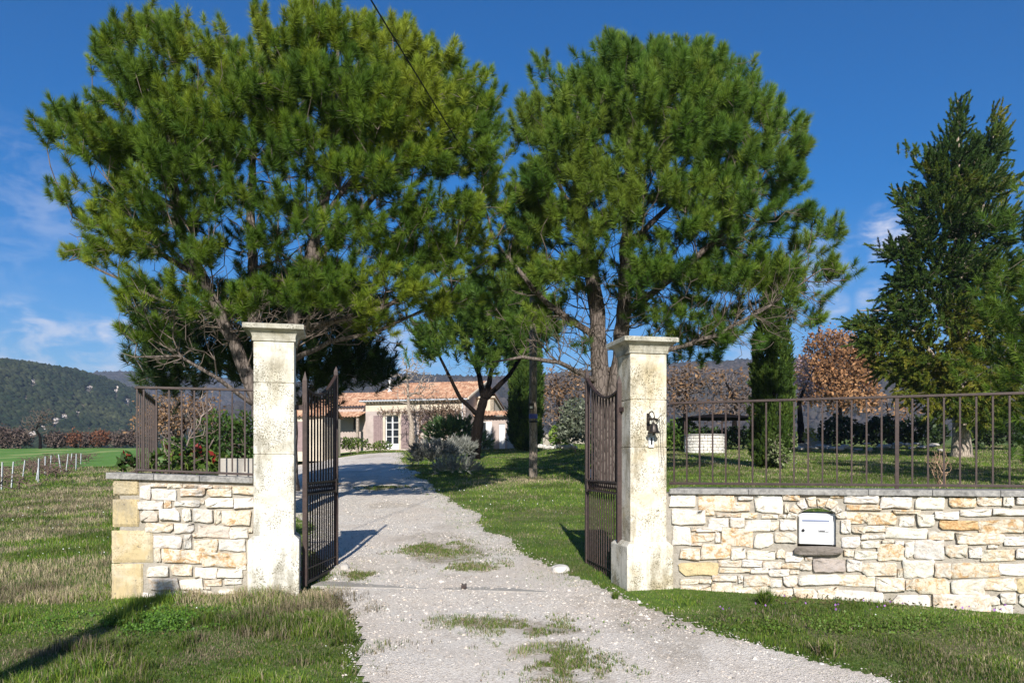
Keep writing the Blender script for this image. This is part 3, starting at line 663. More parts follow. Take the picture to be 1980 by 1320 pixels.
# yellow quoins as one part
v, t, c = [], [], []; r = np.random.default_rng(15)
for x0, y0, x1, y1 in [(66, 130, 298, 268), (60, 305, 303, 555), (53, 590, 428, 882), (53, 892, 338, 1300)]:
    rough_block(v, t, c, 205+x0/4.715, 900+y0/4.715, 205+x1/4.715, 900+y1/4.715, lambda px, py, off: wallpt(px, py, LW0, LW1, off), r)
b = MB(); b.v = [tuple(p) for p in v]; b.f = t; b.c = [(1, 1, 1)]*len(v); under(b.build('corner_blocks', M['sand']), lw)
b = MB()
def coping_run(b, px0, py0, px1, py1, A, B, thick, cuts, depth, over):
    cuts = [px0]+cuts+[px1]
    for i in range(len(cuts)-1):
        def P(px, top):
            py = py0+(py1-py0)*(px-px0)/(px1-px0); p = wallpt(px, py, A, B, over); return p-np.array([0, 0, 0 if top else thick])
        a, c = cuts[i]+.35, cuts[i+1]-.35; n = np.array([(B-A)[1], -(B-A)[0]])/np.linalg.norm(B-A)
        b.prism([P(a, 0), P(c, 0), P(c, 1), P(a, 1)], v3(-n*depth, 0))
coping_run(b, 204, 913, 489, 922.5, LW0, LW1, .056, [297, 386], .52, .05)
under(b.build('coping', M['coping'], bevel=.006), lw)

# --- right wall with the arched mail niche
rw = empty('stone_wall', v3((RW0+RW1)/2, -.1), 0, 'long pale rubble wall with an arched niche right of the gate', 'wall')
R2 = RW1+rd*2.6
b = MB()
HX0, HX1, HT, HS, HB = 1541.5, 1616.5, 981.5, 1002, 1057    # niche edges: left, right, arch top, springing, sill
def prw(px, py): return wallpt(px, py, RW0, RW1)
def clampz(p, z): q = np.array(p); q[2] = z; return q
zt = .90; back = v3(-rn*.40, 0)
b.prism([v3(RW0-rd*.12, lo), clampz(prw(HX0, 1000), lo), clampz(prw(HX0, 1000), zt), v3(RW0-rd*.12, zt)], back)
b.prism([clampz(prw(HX1, 1000), lo), v3(R2, lo), v3(R2, zt), clampz(prw(HX1, 1000), zt)], back)
b.prism([clampz(prw(HX0, 1000), lo), clampz(prw(HX1, 1000), lo), prw(HX1, HB), prw(HX0, HB)], back)
na = 12; cxa = (HX0+HX1)/2; ra = (HX1-HX0)/2
arch = [(cxa-ra*math.cos(math.pi*i/na), HS-(HS-HT)*math.sin(math.pi*i/na)) for i in range(na+1)]
for i in range(na):
    (x0, y0), (x1, y1) = arch[i], arch[i+1]
    b.prism([prw(x0, y0), prw(x1, y1), clampz(prw(x1, y1), zt), clampz(prw(x0, y0), zt)], back)
under(b.build('mortar_body', M['mortar']), rw)
st = [s for s in parse(SA, 1290, 940, 5.657)+parse(SB, 1630, 940, 5.28)]
rr = np.random.default_rng(5); y = 958.
while y < 1200:
    h = rr.uniform(14, 30); x = 1992.+rr.uniform(-8, 8)
    while x < 2900:
        w = rr.uniform(25, 75)*(1+(x-1980)/900); st.append((x, y+1, x+w-3, y+h-2.5, rr.choice(list('wwccccoo')))); x += w
    y += h
under(build_stones(st, RW0, RW1, None, 12), rw)
v, t, c = [], [], []; r = np.random.default_rng(19); NV = 8
for i in range(NV):
    a0 = math.pi*(i+.06)/NV; a1 = math.pi*(i+.94)/NV
    def polar(a, rad, off): return wallpt(1579-rad*math.cos(a), 1003-rad*.60*math.sin(a)-(rad-38)*.35*math.sin(a), RW0, RW1, off)
    stone_mesh(v, t, c, a0, 39.5, a1, 39.5+r.uniform(15, 24), STONE['wcwcocwc'[i]], polar, r, proud=.022)
under(tri_mesh('niche_arch', v, t, M['rubble'], col=np.array(c)), rw)
b = MB(); coping_run(b, 1294, 944.0, 2900, 953, RW0, RW1, .052, [1447, 1679, 1803, 1935, 2130, 2380], .50, .05)
under(b.build('coping', M['coping'], bevel=.006), rw)
v, t, c = [], [], []
stone_mesh(v, t, c, 1538, 1056, 1626, 1073, STONE['G'], lambda px, py, off: wallpt(px, py, RW0, RW1, off), np.random.default_rng(4), proud=.075, sq=3, n=22)
under(tri_mesh('niche_sill', v, t, M['rubble'], col=np.array(c)), rw)

# --- mailbox in the niche
mc = wallpt(1579.2, 1055, RW0, RW1, -.04); mz = mc[2]+.012
mbx = empty('mailbox', (mc[0], mc[1], mz), math.atan2(rd[1], rd[0]), 'white metal mailbox with a grey slot sitting in the wall niche', 'mailbox')
Wm = .318; Hm = .284
b = MB(); b.box((0, .16, Hm/2), (Wm, .30, Hm)); b.build('body', M['mail'], mbx, bevel=.008)
b = MB(); b.box((-.006, -.006, Hm/2-.008), (Wm-.035, .016, Hm-.028)); b.build('door', M['mail'], mbx, bevel=.004)
b = MB(); b.box((-.008, -.017, Hm-.065), (.232, .008, .017)); b.build('slot_flap', M['slot'], mbx, bevel=.002)
b = MB(); b.tube([(-.115, -.012, .128), (-.115, -.024, .128)], .0145, 16); b.build('lock', M['dark'], mbx)
nm = MB(); nm.box((.058, -.017, .128), (.10, .006, .026)); np_ = nm.build('name_plate', M['plate'], mbx, bevel=.001)
b = MB(); b.box((.045, -.022, .124), (.05, .002, .010)); b.box((.085, -.022, .120), (.022, .002, .003)); b.box((.055, -.022, .137), (.07, .002, .002)); b.box((.012, -.022, .128), (.004, .002, .018)); b.box((.104, -.022, .128), (.004, .002, .016))
b.build('name_strip', M['dark'], np_)

# --- pillars
def pillar(loc, a, hw, zt_, plz, z1, z2, label, mat):
    e = empty('gate_pillar', (*loc, 0), a, label, 'pillar'); pw = hw*1.27
    b = MB(); b.rings([(pw, -.3), (pw, plz-.045), (hw+.004, plz)]); b.build('plinth', mat, e, bevel=.008)
    b = MB(); js = []; z = plz
    prof = [(hw, plz)]
    for j in z1: prof += [(hw, j-.006), (hw-.009, j-.002), (hw-.009, j+.002), (hw, j+.006)]
    prof += [(hw, z2)]
    b.rings(prof); b.build('shaft', mat, e, bevel=.004, seg=1)
    H = zt_-z2; p = [(hw+.014, z2), (hw+.014, z2+.022), (hw+.010, z2+.024)]
    for i in range(9):
        q = i/8*math.pi/2; p.append((hw+.012+(.066)*(1-math.cos(q)), z2+.026+(H-.075)*math.sin(q)))
    p += [(hw+.086, z2+H-.047), (hw+.090, z2+H-.044), (hw+.090, zt_-.006), (hw+.082, zt_)]
    b = MB(); b.rings(p); b.build('capital', M['cap'], e, bevel=0)
    return e
PL = np.array([-2.235, 7.325]); PR = np.array([1.273, 7.63])
pl = pillar(PL, math.radians(13), .179, 2.465, .53, [1.27, 1.93], 2.315, 'pale square stone pillar with spotted faces left of the driveway', M['lime'])
pr = pillar(PR, math.radians(12), .184, 2.395, .443, [1.345, 1.80], 2.245, 'yellow stained stone pillar carrying the bell right of the driveway', M['lime2'])

# --- bell on the right pillar
def pface(px, py, off):
    a = math.radians(12); n = np.array([math.sin(a), -math.cos(a)]); u = np.array([math.cos(a), math.sin(a)]); P = PR+n*(.184+off)
    k = (px-CX)/F; t = (k*P[1]-P[0])/(u[0]-k*u[1]); q = P+u*t; return np.array([q[0], q[1], EYE+(HY-py)/F*q[1]])
bp = pface(1264, 822, .095)
be = empty('gate_bell', tuple(bp), math.radians(12), 'dark bronze bell on an iron bracket with a pull chain', 'bell')
b = MB(); z0 = -.075
b.lathe([(.058, z0), (.060, z0+.006), (.052, z0+.014), (.044, z0+.035), (.038, z0+.065), (.030, z0+.085), (.012, z0+.094), (.008, z0+.10)], (0, 0, 0), 24); b.build('bell_body', M['bronze'], be, smooth_=False)
b = MB(); b.tube([(0, 0, z0+.05), (0, 0, z0-.008)], .005, 8); b.lathe([(.003, z0-.022), (.012, z0-.016), (.012, z0-.006), (.003, z0)], (0, 0, 0), 10); b.build('clapper', M['bronze'], be)
b = MB(); b.box((-.02, .088, .04), (.03, .010, .16)); b.tube([(-.02, .085, .095), (-.02, .05, .125), (-.01, .02, .135), (.0, 0, .115), (.004, -.01, .085), (0, 0, .03), (0, 0, .02)], .006, 8)
b.tube([(-.035, .0, .055), (.0, .0, .062), (.035, 0, .055)], .011, 8); b.lathe([(.004, .045), (.018, .05), (.02, .06), (.012, .075), (.003, .078)], (-.036, 0, 0), 12); b.lathe([(.004, .035), (.015, .04), (.015, .055), (.003, .06)], (.03, 0, 0), 10)
b.tube([(.03, 0, .05), (.078, .0, .10)], .004, 6); b.tube([(.02, 0, .03), (.058, .0, .06)], .003, 6)
b.build('bracket', M['bronze'], be)
for nm_, x, z_, ln_ in (('pull_chain', .079, .10, .40), ('pull_chain', .060, .06, .43)):
    b = MB(); k = int(ln_/.014)
    for i in range(k):
        zz = z_-i*.014; xx = x+.020*(i/k); b.bar((xx-.003, 0, zz), (xx+.003, 0, zz-.016), .0045, .003) if i % 2 else b.bar((xx, -.003, zz), (xx, .003, zz-.016), .003, .0045)
    xx = x+.020; zz = z_-ln_-.014
    b.tube([(xx+.009*math.cos(q*math.pi/5), 0, zz+.018*math.sin(q*math.pi/5)) for q in range(11)], .0022, 5, caps=False)
    b.build(nm_, M['chain'], be)
ip = pface(1258.3, 855, .0)
ie = empty('doorbell_button', tuple(ip), math.radians(12), 'small white doorbell plate with dark slot below the bell', 'doorbell')
b = MB(); b.box((0, -.010, .0), (.052, .020, .095)); b.build('casing', M['mail'], ie, bevel=.004)
b = MB(); b.box((0, -.022, .012), (.019, .006, .066)); b.build('button', M['dark'], ie, bevel=.002)

# --- iron fences on the copings
def bars(par, pts, z0, z1, w=.0145):
    src = None
    for p in pts:
        if src is None:
            m = MB(); m.box((0, 0, (z1-z0)/2), (w, w, z1-z0)); src = m.build('baluster', M['iron']); o = src
        else:
            o = src.copy(); C.objects.link(o)
        o.location = (p[0], p[1], z0); o.rotation_euler = (0, 0, math.atan2(rd[1], rd[0]) if p[0] > 0 else math.atan2(ld_[1], ld_[0])); under(o, par)
rf = empty('iron_fence', tuple(wallpt(1637, 940, RW0, RW1, -.15)), 0, 'long rusty iron fence on the right wall', 'fence')
RA, RB = RW0-rn*.16, RW1-rn*.16
zR1, zR0 = 1.795, .995
P0 = RA-rd*.04; P1 = RW1-rn*.16+rd*2.6
b = MB(); b.bar(v3(P0, zR1-.012), v3(P1, zR1-.012), .042, .022); under(b.build('top_rail', M['iron'], bevel=.003), rf)
b = MB(); b.bar(v3(P0, zR0), v3(P1, zR0), .036, .024); under(b.build('bottom_rail', M['iron'], bevel=.003), rf)
def onfence(px):
    k = (px-CX)/F; t = (k*RA[1]-RA[0])/(rd[0]-k*rd[1]); return RA+rd*t
first = onfence(1303.5); lastp = onfence(1952); N_ = 23; stp = (lastp-first)/N_
pts = [first+stp*i for i in range(0, N_+20)]
posts = [16, 37]
bars(rf, [p for i, p in enumerate(pts) if i not in posts and np.dot(p-RA, rd) < np.dot(P1-RA, rd)], zR0+.01, zR1-.02)
for i in posts:
    b = MB(); b.box((*pts[i], (zR1-.02+.94)/2), (.032, .032, zR1-.02-.94), (v3(rd, 0), v3(rn, 0), (0, 0, 1))); b.box((*pts[i], .95), (.07, .07, .012), (v3(rd, 0), v3(rn, 0), (0, 0, 1))); under(b.build('post', M['iron'], bevel=.002), rf)
lf = empty('iron_fence', tuple(v3(LW0-ln*.12, 1.07)), 0, 'short rusty iron fence turning the corner of the left wall', 'fence')
LA = LW0-ln*.10
def onleft(px, oy=0):
    k = (px-CX)/F; A = LA; t = (k*A[1]-A[0])/(ld_[0]-k*ld_[1]); return A+ld_*t
z1_, z0_ = 1.895, 1.13
c0, c1 = onleft(265), onleft(493); rend = np.array([-4.05, 8.82])
b = MB(); b.bar(v3(c0, z1_-.01), v3(c1, z1_-.01), .042, .022); b.bar(v3(c0, z1_-.011), v3(rend, z1_-.011), .042, .022); under(b.build('top_rail', M['iron'], bevel=.003), lf)
b = MB(); b.bar(v3(c0, z0_), v3(c1, z0_-.045), .036, .022); b.bar(v3(c0, z0_-.001), v3(rend, z0_-.001), .036, .022); b.box((*c0, z0_-.03), (.022, .022, .06)); under(b.build('bottom_rail', M['iron'], bevel=.003), lf)
bars(lf, [onleft(278+24.45*i) for i in range(9)], z0_-.02, z1_-.02, .0135)
bars(lf, [c0+(rend-c0)*(i/9) for i in range(0, 9)], z0_+.0, z1_-.02, .0135)
b = MB(); b.box((*rend, (z0_+z1_)/2-.1), (.034, .034, z1_-z0_+.2)); under(b.build('post', M['iron'], bevel=.002), lf)

# --- gate leaves
def gate_leaf(H, Fp, zb, label, hinge_pt, plate=False):
    H = np.array(H); Fp = np.array(Fp); u = (Fp-H); Ln = np.linalg.norm(u); u = u/Ln; n = np.array([-u[1], u[0]])
    e = empty('gate_leaf', (H[0], H[1], zb[0]), math.atan2(u[1], u[0]), label, 'gate')
    # local x along the leaf, z up from the bottom of the hinge stile
    zz0, zz1 = zb[0], zb[1]
    zbot = lambda x: (zz1-zz0)*x/Ln
    hz, fz = 1.88-zz0, 2.19-zz0
    def top(x):
        t = x/Ln; return hz+(.03*(1-t/.18) if t < .18 else 0)+(fz-hz)*max(0, (t-.30)/.70)**1.75
    b = MB(); s = .042
    b.box((0, 0, (hz+.10)/2), (s, s, hz+.10)); h = s/2; zt_ = hz+.10
    b.add([(-h, -h, zt_), (h, -h, zt_), (h, h, zt_), (-h, h, zt_), (0, 0, zt_+.09)], [(0, 1, 4), (1, 2, 4), (2, 3, 4), (3, 0, 4)]); b.build('hinge_stile', M['iron'], e)
    b = MB(); zt_ = fz+.04; z_ = zbot(Ln); b.box((Ln, 0, (zt_+z_)/2), (s, s, zt_-z_)); b.add([(Ln-h, -h, zt_), (Ln+h, -h, zt_), (Ln+h, h, zt_), (Ln-h, h, zt_), (Ln, 0, zt_+.06)], [(0, 1, 4), (1, 2, 4), (2, 3, 4), (3, 0, 4)]); b.build('meeting_stile', M['iron'], e)
    xs_ = np.linspace(.02, Ln-.02, 22); b = MB()
    for i in range(21): b.bar((xs_[i], 0, top(xs_[i])), (xs_[i+1]+.002, 0, top(xs_[i+1])), .036, .022)
    b.build('curved_top_rail', M['iron'], e)
    mz = .945-zz0
    b = MB(); b.box((Ln/2, 0, mz+.055), (Ln-.05, .034, .018)); b.box((Ln/2, 0, mz-.055), (Ln-.05, .034, .018))
    k = 16
    for i in range(k):
        x0 = .03+(Ln-.06)*i/k; x1 = .03+(Ln-.06)*(i+1)/k
        b.bar((x0, -.004, mz-.046), (x1, -.004, mz+.046), .008, .010, up=(0, 1, 0)); b.bar((x0, .004, mz+.046), (x1, .004, mz-.046), .008, .010, up=(0, 1, 0))
    b.build('lattice_band', M['iron'], e)
    b = MB(); b.bar((.02, 0, zbot(.02)+.03), (Ln-.02, 0, zbot(Ln)+.03), .034, .03)
    b.bar((.02, 0, zbot(.02)+.155), (Ln-.02, 0, zbot(Ln)+.155), .016, .012); b.build('bottom_rail', M['iron'], e)
    N1 = 11
    for i in range(1, N1):
        x = Ln*i/N1; b = MB(); b.box((x, 0, (mz+.06+top(x))/2), (.016, .016, top(x)-mz-.07)); b.build('bar', M['iron'], e)
    N2 = 14
    for i in range(1, N2):
        x = Ln*i/N2; zl = zbot(x)+.04; ztop = mz-.06
        b = MB(); b.box((x, 0, (zl+ztop)/2), (.0135, .0135, ztop-zl)); b.build('lower_bar', M['iron'], e)
    b = MB(); x = Ln-.055; z_ = fz-.20
    b.tube([(x+.024*math.cos(q*math.pi/8), 0, z_+.085*math.sin(q*math.pi/8)) for q in range(17)], .007, 6, caps=False)
    b.tube([(x-.012, 0, z_+.10), (x, 0, z_+.16), (x+.02, 0, z_+.19)], .007, 6); b.build('oval_scroll', M['iron'], e)
    b = MB(); b.box((Ln-.055, 0, mz), (.07, .045, .15)); b.tube([(Ln-.05, -.03, mz+.02), (Ln-.05, -.06, mz+.02), (Ln-.13, -.06, mz+.02)], .007, 8); b.tube([(Ln+.02, 0, mz), (Ln+.07, 0, mz)], .009, 8); b.build('lock_case', M['iron'], e)
    hp = np.array(hinge_pt); lx = np.dot(hp[:2]-H, u); ly = np.dot(hp[:2]-H, n)
    for z_ in (hz-.16, .12-0*zz0):
        b = MB(); b.bar((lx, ly, z_), (0, 0, z_), .03, .045); b.tube([(0, 0, z_-.05), (0, 0, z_+.05)], .026, 10); b.build('hinge', M['iron'], e)
    if plate:
        b = MB(); b.box((Ln-.105, -.024, mz+.135), (.15, .004, .105)); q = b.build('notice_plate', M['plate'], e)
        b = MB(); b.box((Ln-.165, -.028, mz+.135), (.03, .003, .105)); b.build('coloured_edge', M['red'], q)
    return e
# hinge stile and meeting stile positions read from the foot of each stile
a13 = math.radians(13)
LH = W(590, 900, 7.40)[:2]; LF = W(650, 900, 8.75)[:2]
RH = W(1197, 900, 7.66)[:2]; RF = W(1135, 900, 9.05)[:2]
lh = PL+np.array([math.cos(a13), math.sin(a13)])*.17
rh = PR-np.array([math.cos(a13), math.sin(a13)])*.18
gl = gate_leaf(LH, LF, (EYE-232*7.40/F, EYE-201*8.75/F), 'left wrought iron gate leaf swung open beside the spotted pillar', lh)
gr = gate_leaf(RH, RF, (EYE-240*7.66/F, EYE-206*9.05/F), 'right wrought iron gate leaf with a small pale notice plate', rh, True)
# ------------------------------------------------------------------ vegetation
def unit(v): return v/(np.linalg.norm(v, axis=-1, keepdims=True)+1e-9)
def needles(P, A, L, n, nl, nw, col, seed, base_ang=72, tip_ang=18, droop=0., bare=.0):
    """brush tufts: P (k,3) shoot base, A (k,3) axis, L (k) shoot length, n needles per tuft"""
    r = np.random.default_rng(seed); k = len(P)
    s = r.random((k, n))**.75; s = bare+(1-bare)*s
    ref = np.where(np.abs(A[:, 2:3]) < .9, np.array([[0, 0, 1.]]), np.array([[1., 0, 0]])); X = unit(np.cross(A, ref)); Y = np.cross(A, X)
    th = r.uniform(0, 2*math.pi, (k, n)); ang = np.radians(base_ang+(tip_ang-base_ang)*s)+r.normal(0, .16, (k, n))
    rad = np.cos(th)[..., None]*X[:, None]+np.sin(th)[..., None]*Y[:, None]
    D = np.cos(ang)[..., None]*A[:, None]+np.sin(ang)[..., None]*rad; D[..., 2] -= droop; D = unit(D)
    B = P[:, None]+A[:, None]*(s*L[:, None])[..., None]
    ln = nl*r.uniform(.65, 1.15, (k, n)); sd = unit(np.cross(D, r.normal(size=(k, n, 3))))*(nw/2)
    T = B+D*ln[..., None]
    V = np.stack([B-sd, B+sd, T], 2).reshape(-1, 3)
    cc = col[:, None, :]*r.uniform(.75, 1.25, (k, n, 1))*np.ones((1, 1, 3))
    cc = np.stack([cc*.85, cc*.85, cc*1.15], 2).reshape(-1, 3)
    return V, np.arange(len(V)).reshape(-1, 3), cc
def leaves(P, size, col, seed, up=.3, asp=.5, jit=.35, outward=None):
    r = np.random.default_rng(seed); n = len(P); a = unit(r.normal(size=(n, 3))+np.array([0, 0, up])+(outward if outward is not None else 0))
    b = unit(np.cross(a, r.normal(size=(n, 3)))); s = size*r.uniform(1-jit, 1+jit, (n, 1))
    V = np.stack([P-a*s*.5, P+b*s*asp*.5, P+a*s*.55, P-b*s*asp*.5], 1).reshape(-1, 3)
    T = (np.array([(0, 1, 2), (0, 2, 3)])[None]+np.arange(n)[:, None, None]*4).reshape(-1, 3)
    cc = np.repeat(col*r.uniform(.7, 1.3, (n, 1)), 4, 0)
    return V, T, cc
def ell_points(c, rad, n, r, shell=4., cut=-1.1):
    d = unit(r.normal(size=(n*2, 3))); d = d[d[:, 2] > cut+.35*r.random(len(d))][:n]
    while len(d) < n: d = np.concatenate([d, d])[:n]
    return c+d*np.asarray(rad)*(r.random((n, 1))**(1/shell)), d
def skeleton(stems, targets, seed, bal=.22, seg=.4, sag=.08, tip=.0048, expo=2.75, upcurve=.15):
    """stems: list of (points, radii). Joins every target to the nearest cheap node. Returns nodes, parent, radius, stem flag"""
    r = np.random.default_rng(seed); pos = []; par = []; plen = []; rad0 = []; isst = []
    for pts, rr in stems:
        pts = np.asarray(pts, float); prev = -1
        if len(pos):
            d = np.linalg.norm(np.array(pos)-pts[0], axis=1); j = int(np.argmin(d)); prev = j if d[j] < .6 else -1
        for i in range(len(pts)-1):
            m = max(1, int(np.linalg.norm(pts[i+1]-pts[i])/.45))
            for q in range(m+(1 if i == len(pts)-2 else 0)):
                t = q/m; p = pts[i]*(1-t)+pts[i+1]*t; pos.append(p); par.append(prev)
                plen.append(0 if prev < 0 else plen[prev]+np.linalg.norm(p-pos[prev])*.6); rad0.append(rr[i]*(1-t)+rr[i+1]*t); isst.append(True); prev = len(pos)-1
    n0 = len(pos); cap = n0+len(targets)*14+10
    Pn = np.zeros((cap, 3)); Pn[:n0] = pos; PL_ = np.zeros(cap); PL_[:n0] = plen; n = n0
    ends = []
    dd = np.array([np.min(np.linalg.norm(Pn[:n0]-t, axis=1)) for t in targets]) if len(targets) else []
    for ti in np.argsort(dd):
        t = targets[ti]; d = np.linalg.norm(Pn[:n]-t, axis=1); c = d+bal*PL_[:n]+np.where(Pn[:n, 2] > t[2]+.3, (Pn[:n, 2]-t[2])*.35, 0)
        j = int(np.argmin(c)); p0 = Pn[j]; L = d[j]; m = max(1, min(12, int(round(L/seg))))
        pd = p0-Pn[par[j]] if par[j] >= 0 else np.array([0, 0, 1.]); pd = pd/(np.linalg.norm(pd)+1e-9)
        ctrl = p0+pd*L*.22+(t-p0)*.3+np.array([0, 0, -upcurve*L])+r.normal(0, .06*L, 3); prev = j
        for q in range(1, m+1):
            s = q/m; p = p0*(1-s)**2+ctrl*2*s*(1-s)+t*s*s+(r.normal(0, .022*min(L, 1.), 3) if q < m else 0)
            Pn[n] = p; PL_[n] = PL_[prev]+L/m; par.append(prev); rad0.append(0); isst.append(False); prev = n; n += 1
        ends.append((ti, prev))
    par = np.array(par); acc = np.zeros(n); has = np.zeros(n, bool); has[par[par >= 0]] = True
    acc[~has] = tip**expo
    for i in range(n-1, -1, -1):
        if par[i] >= 0 and not (isst[i] and isst[par[i]] and False): acc[par[i]] += acc[i] if not isst[i] else 0
    R = np.maximum(acc**(1/expo), tip); R = np.where(np.array(isst), np.maximum(np.array(rad0), 0.0), R)
    return Pn[:n].copy(), par, R, np.array(isst), dict(ends)
def tubes(pos, par, R, sel, cfun, nside=4):
    idx = np.where(sel & (par >= 0))[0]; a = pos[par[idx]]; b = pos[idx]; ra = np.minimum(R[par[idx]], R[idx]*1.6); rb = R[idx]
    t = unit(b-a); ref = np.where(np.abs(t[:, 2:3]) < .9, np.array([[0, 0, 1.]]), np.array([[1., 0, 0]])); X = unit(np.cross(t, ref)); Y = np.cross(t, X); V = []
    for p, rr, ex in ((a, ra, -1), (b, rb, 1)):
        for q in range(nside):
            an = 2*math.pi*q/nside; V.append(p+t*(rr*.4*ex)[:, None]+rr[:, None]*(math.cos(an)*X+math.sin(an)*Y))
    V = np.stack(V, 1); T = []
    for q in range(nside):
        q2 = (q+1) % nside; T += [(q, q2, nside+q2), (q, nside+q2, nside+q)]
    m = len(idx); T = (np.array(T)[None]+np.arange(m)[:, None, None]*2*nside).reshape(-1, 3)
    cc = np.repeat(cfun(idx), 2*nside, 0); return V.reshape(-1, 3), T, cc
def lobes_px(lst, Yc, R, cpx, r, both=True, pad=0):
    """[(px,py,rx,ry[,n[,dy]])] -> ellipsoids; each lobe sits in front of and behind the crown's middle so that the crown is round"""
    out = []
    for L in lst:
        px, py, rx, ry = L[:4]; rx = max(10, rx-pad); ry = max(10, ry-pad); n = L[4] if len(L) > 4 else None
        dpx = math.hypot((px-cpx[0])/cpx[2], (py-cpx[1])/cpx[3]); off = R*math.sqrt(max(0.0, 1-min(1, dpx)**2))*.72
        sides = [0] if (off < .5 or not both) else [-1, 1]
        if len(L) > 5: sides = [None]
        for sgn in sides:
            Y = Yc+(L[5] if sgn is None else sgn*off*r.uniform(.8, 1.0)); k = Y/F; c = W(px, py, Y) if sgn is None or sgn <= 0 else W(px, py, Y)
            out.append((c, np.array([rx*k, max(.35, (rx+ry)/2*k*.95), ry*k]), n, (rx*ry)))
    return out
def fill(px, py, rx, ry, Y, n): k = Y/F; return (W(px, py, Y), np.array([rx*k, (rx+ry)/2*k*.8, ry*k]), n, 0)
def make_tree(name, label, loc, stems, ells, seed, kind='pine', dens=1., pal=None, bare=(), tuft=None, bark=None, group=None, twigc=((.14, .11, .09), (.175, .14, .115)), nside=4, bal=.22, cat='tree', upbias=.75, trunk_n=9, mat=None, skel_frac=1., seg=.3, cut=-.75, shell=3.2, tip=.0048, clump=1, clump_r=.2, thin_z=None, upcurve=.15, olive=0):
    r = np.random.default_rng(seed); loc = np.asarray(loc, float); e = empty(name, tuple(loc), 0, label, cat, group)
    P = []; A = []; ctr = np.mean([x[0] for x in ells], 0)
    for c, rad, n, area in ells:
        thin = 1 if thin_z is None else float(np.interp(c[2], thin_z[:2], thin_z[2:]))
        n = n if n is not None else max(4, int(area*dens*thin)); nc = max(2, int(n/clump)); p, d = ell_points(c, rad, nc, r, shell, cut)
        if clump > 1:
            m = max(1, int(round(n/nc))); p = np.repeat(p, m, 0)+r.normal(0, clump_r, (nc*m, 3))*np.array([1, 1, .8]); d = np.repeat(d, m, 0)
        P.append(p)
        A.append(d*.55+np.array([0, 0, upbias])+unit(p-ctr)*.45+r.normal(0, .25, p.shape))
    P = np.concatenate(P); A = unit(np.concatenate(A))
    B = []
    for c, rad, n in bare: B.append(ell_points(np.asarray(c), rad, n, r, 2.0)[0])
    B = np.concatenate(B) if B else np.zeros((0, 3))
    sel = r.random(len(P)) < skel_frac; S = P[sel]
    tg = np.concatenate([S, B]); pos, par, R, isst, ends = skeleton(stems, tg, seed+1, bal, seg, tip=tip, upcurve=upcurve)
    # trunk: smooth tubes along the given stems
    b = MB()
    for pts, rr in stems:
        pts = np.asarray(pts, float); q = []; w = []
        for i in range(len(pts)-1):
            m = max(2, int(np.linalg.norm(pts[i+1]-pts[i])/.25))
            for s in range(m): t = s/m; q.append(pts[i]*(1-t)+pts[i+1]*t+r.normal(0, .010, 3)); w.append((rr[i]*(1-t)+rr[i+1]*t)*r.uniform(.93, 1.07))
        q.append(pts[-1]); w.append(rr[-1]); b.tube(q, w, trunk_n)
    under(b.build('trunk', bark or M['bark'], smooth_=True), e)
    def cf(idx):
        k = np.clip((R[idx]-.006)/.05, 0, 1)[:, None]; return (np.array(twigc[1])*(1-k)+np.array(twigc[0])*k)*r.uniform(.7, 1.2, (len(idx), 1))
    V, T, cc = tubes(pos, par, R, ~isst, cf, nside); under(tri_mesh('branches', V, T, M['twig'], col=cc), e)
    if pal is not None:
        pal = np.array(pal); n = len(P); tone = r.random(n); ci = np.minimum((tone*len(pal)).astype(int), len(pal)-1)
        big = fbm(P[:, 0]*.55+P[:, 1]*.3, P[:, 2]*.55, seed+5); hf = (P[:, 2]-P[:, 2].min())/np.ptp(P[:, 2]+np.arange(n)*1e-9); ci = np.clip(((big-.2)*1.5*len(pal)+olive*(.5-hf)*len(pal)+r.normal(0, .7, n)).astype(int), 0, len(pal)-1)
        col = pal[ci]*r.uniform(.75, 1.25, (n, 1))
        if kind in ('pine', 'spray'):
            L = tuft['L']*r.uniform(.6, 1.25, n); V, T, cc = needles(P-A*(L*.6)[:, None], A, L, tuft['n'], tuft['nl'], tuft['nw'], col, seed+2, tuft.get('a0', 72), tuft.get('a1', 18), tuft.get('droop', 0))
            under(tri_mesh('crown', V, T, mat or M['needle'], col=cc), e)
        else:
            m = tuft['n']; Q = np.repeat(P, m, 0)+r.normal(0, tuft['spread'], (n*m, 3)); c2 = np.repeat(col, m, 0)
            V, T, cc = leaves(Q, tuft['size'], c2, seed+2, .2, tuft.get('asp', .55)); under(tri_mesh('crown', V, T, mat or M['leaf'], col=cc), e)
    return e
def pxstem(pts, rads, Yb):
    """stem polyline: (px,py,Y) triples"""
    return (np.array([W(p[0], p[1], p[2] if len(p) > 2 else Yb) for p in pts]), rads)

PINE_Y = [(.072, .136, .016), (.118, .190, .019), (.180, .245, .022), (.235, .285, .028)]
PINE_M = [(.058, .120, .018), (.090, .165, .022), (.130, .210, .028), (.165, .235, .032)]
PINE_G = [(.055, .120, .018), (.092, .170, .022), (.140, .220, .028), (.180, .250, .032)]
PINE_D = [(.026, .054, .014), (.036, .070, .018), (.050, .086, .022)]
r0 = np.random.default_rng(1)
TUFT = dict(L=.20, n=190, nl=.15, nw=.0075, a0=100, a1=16)

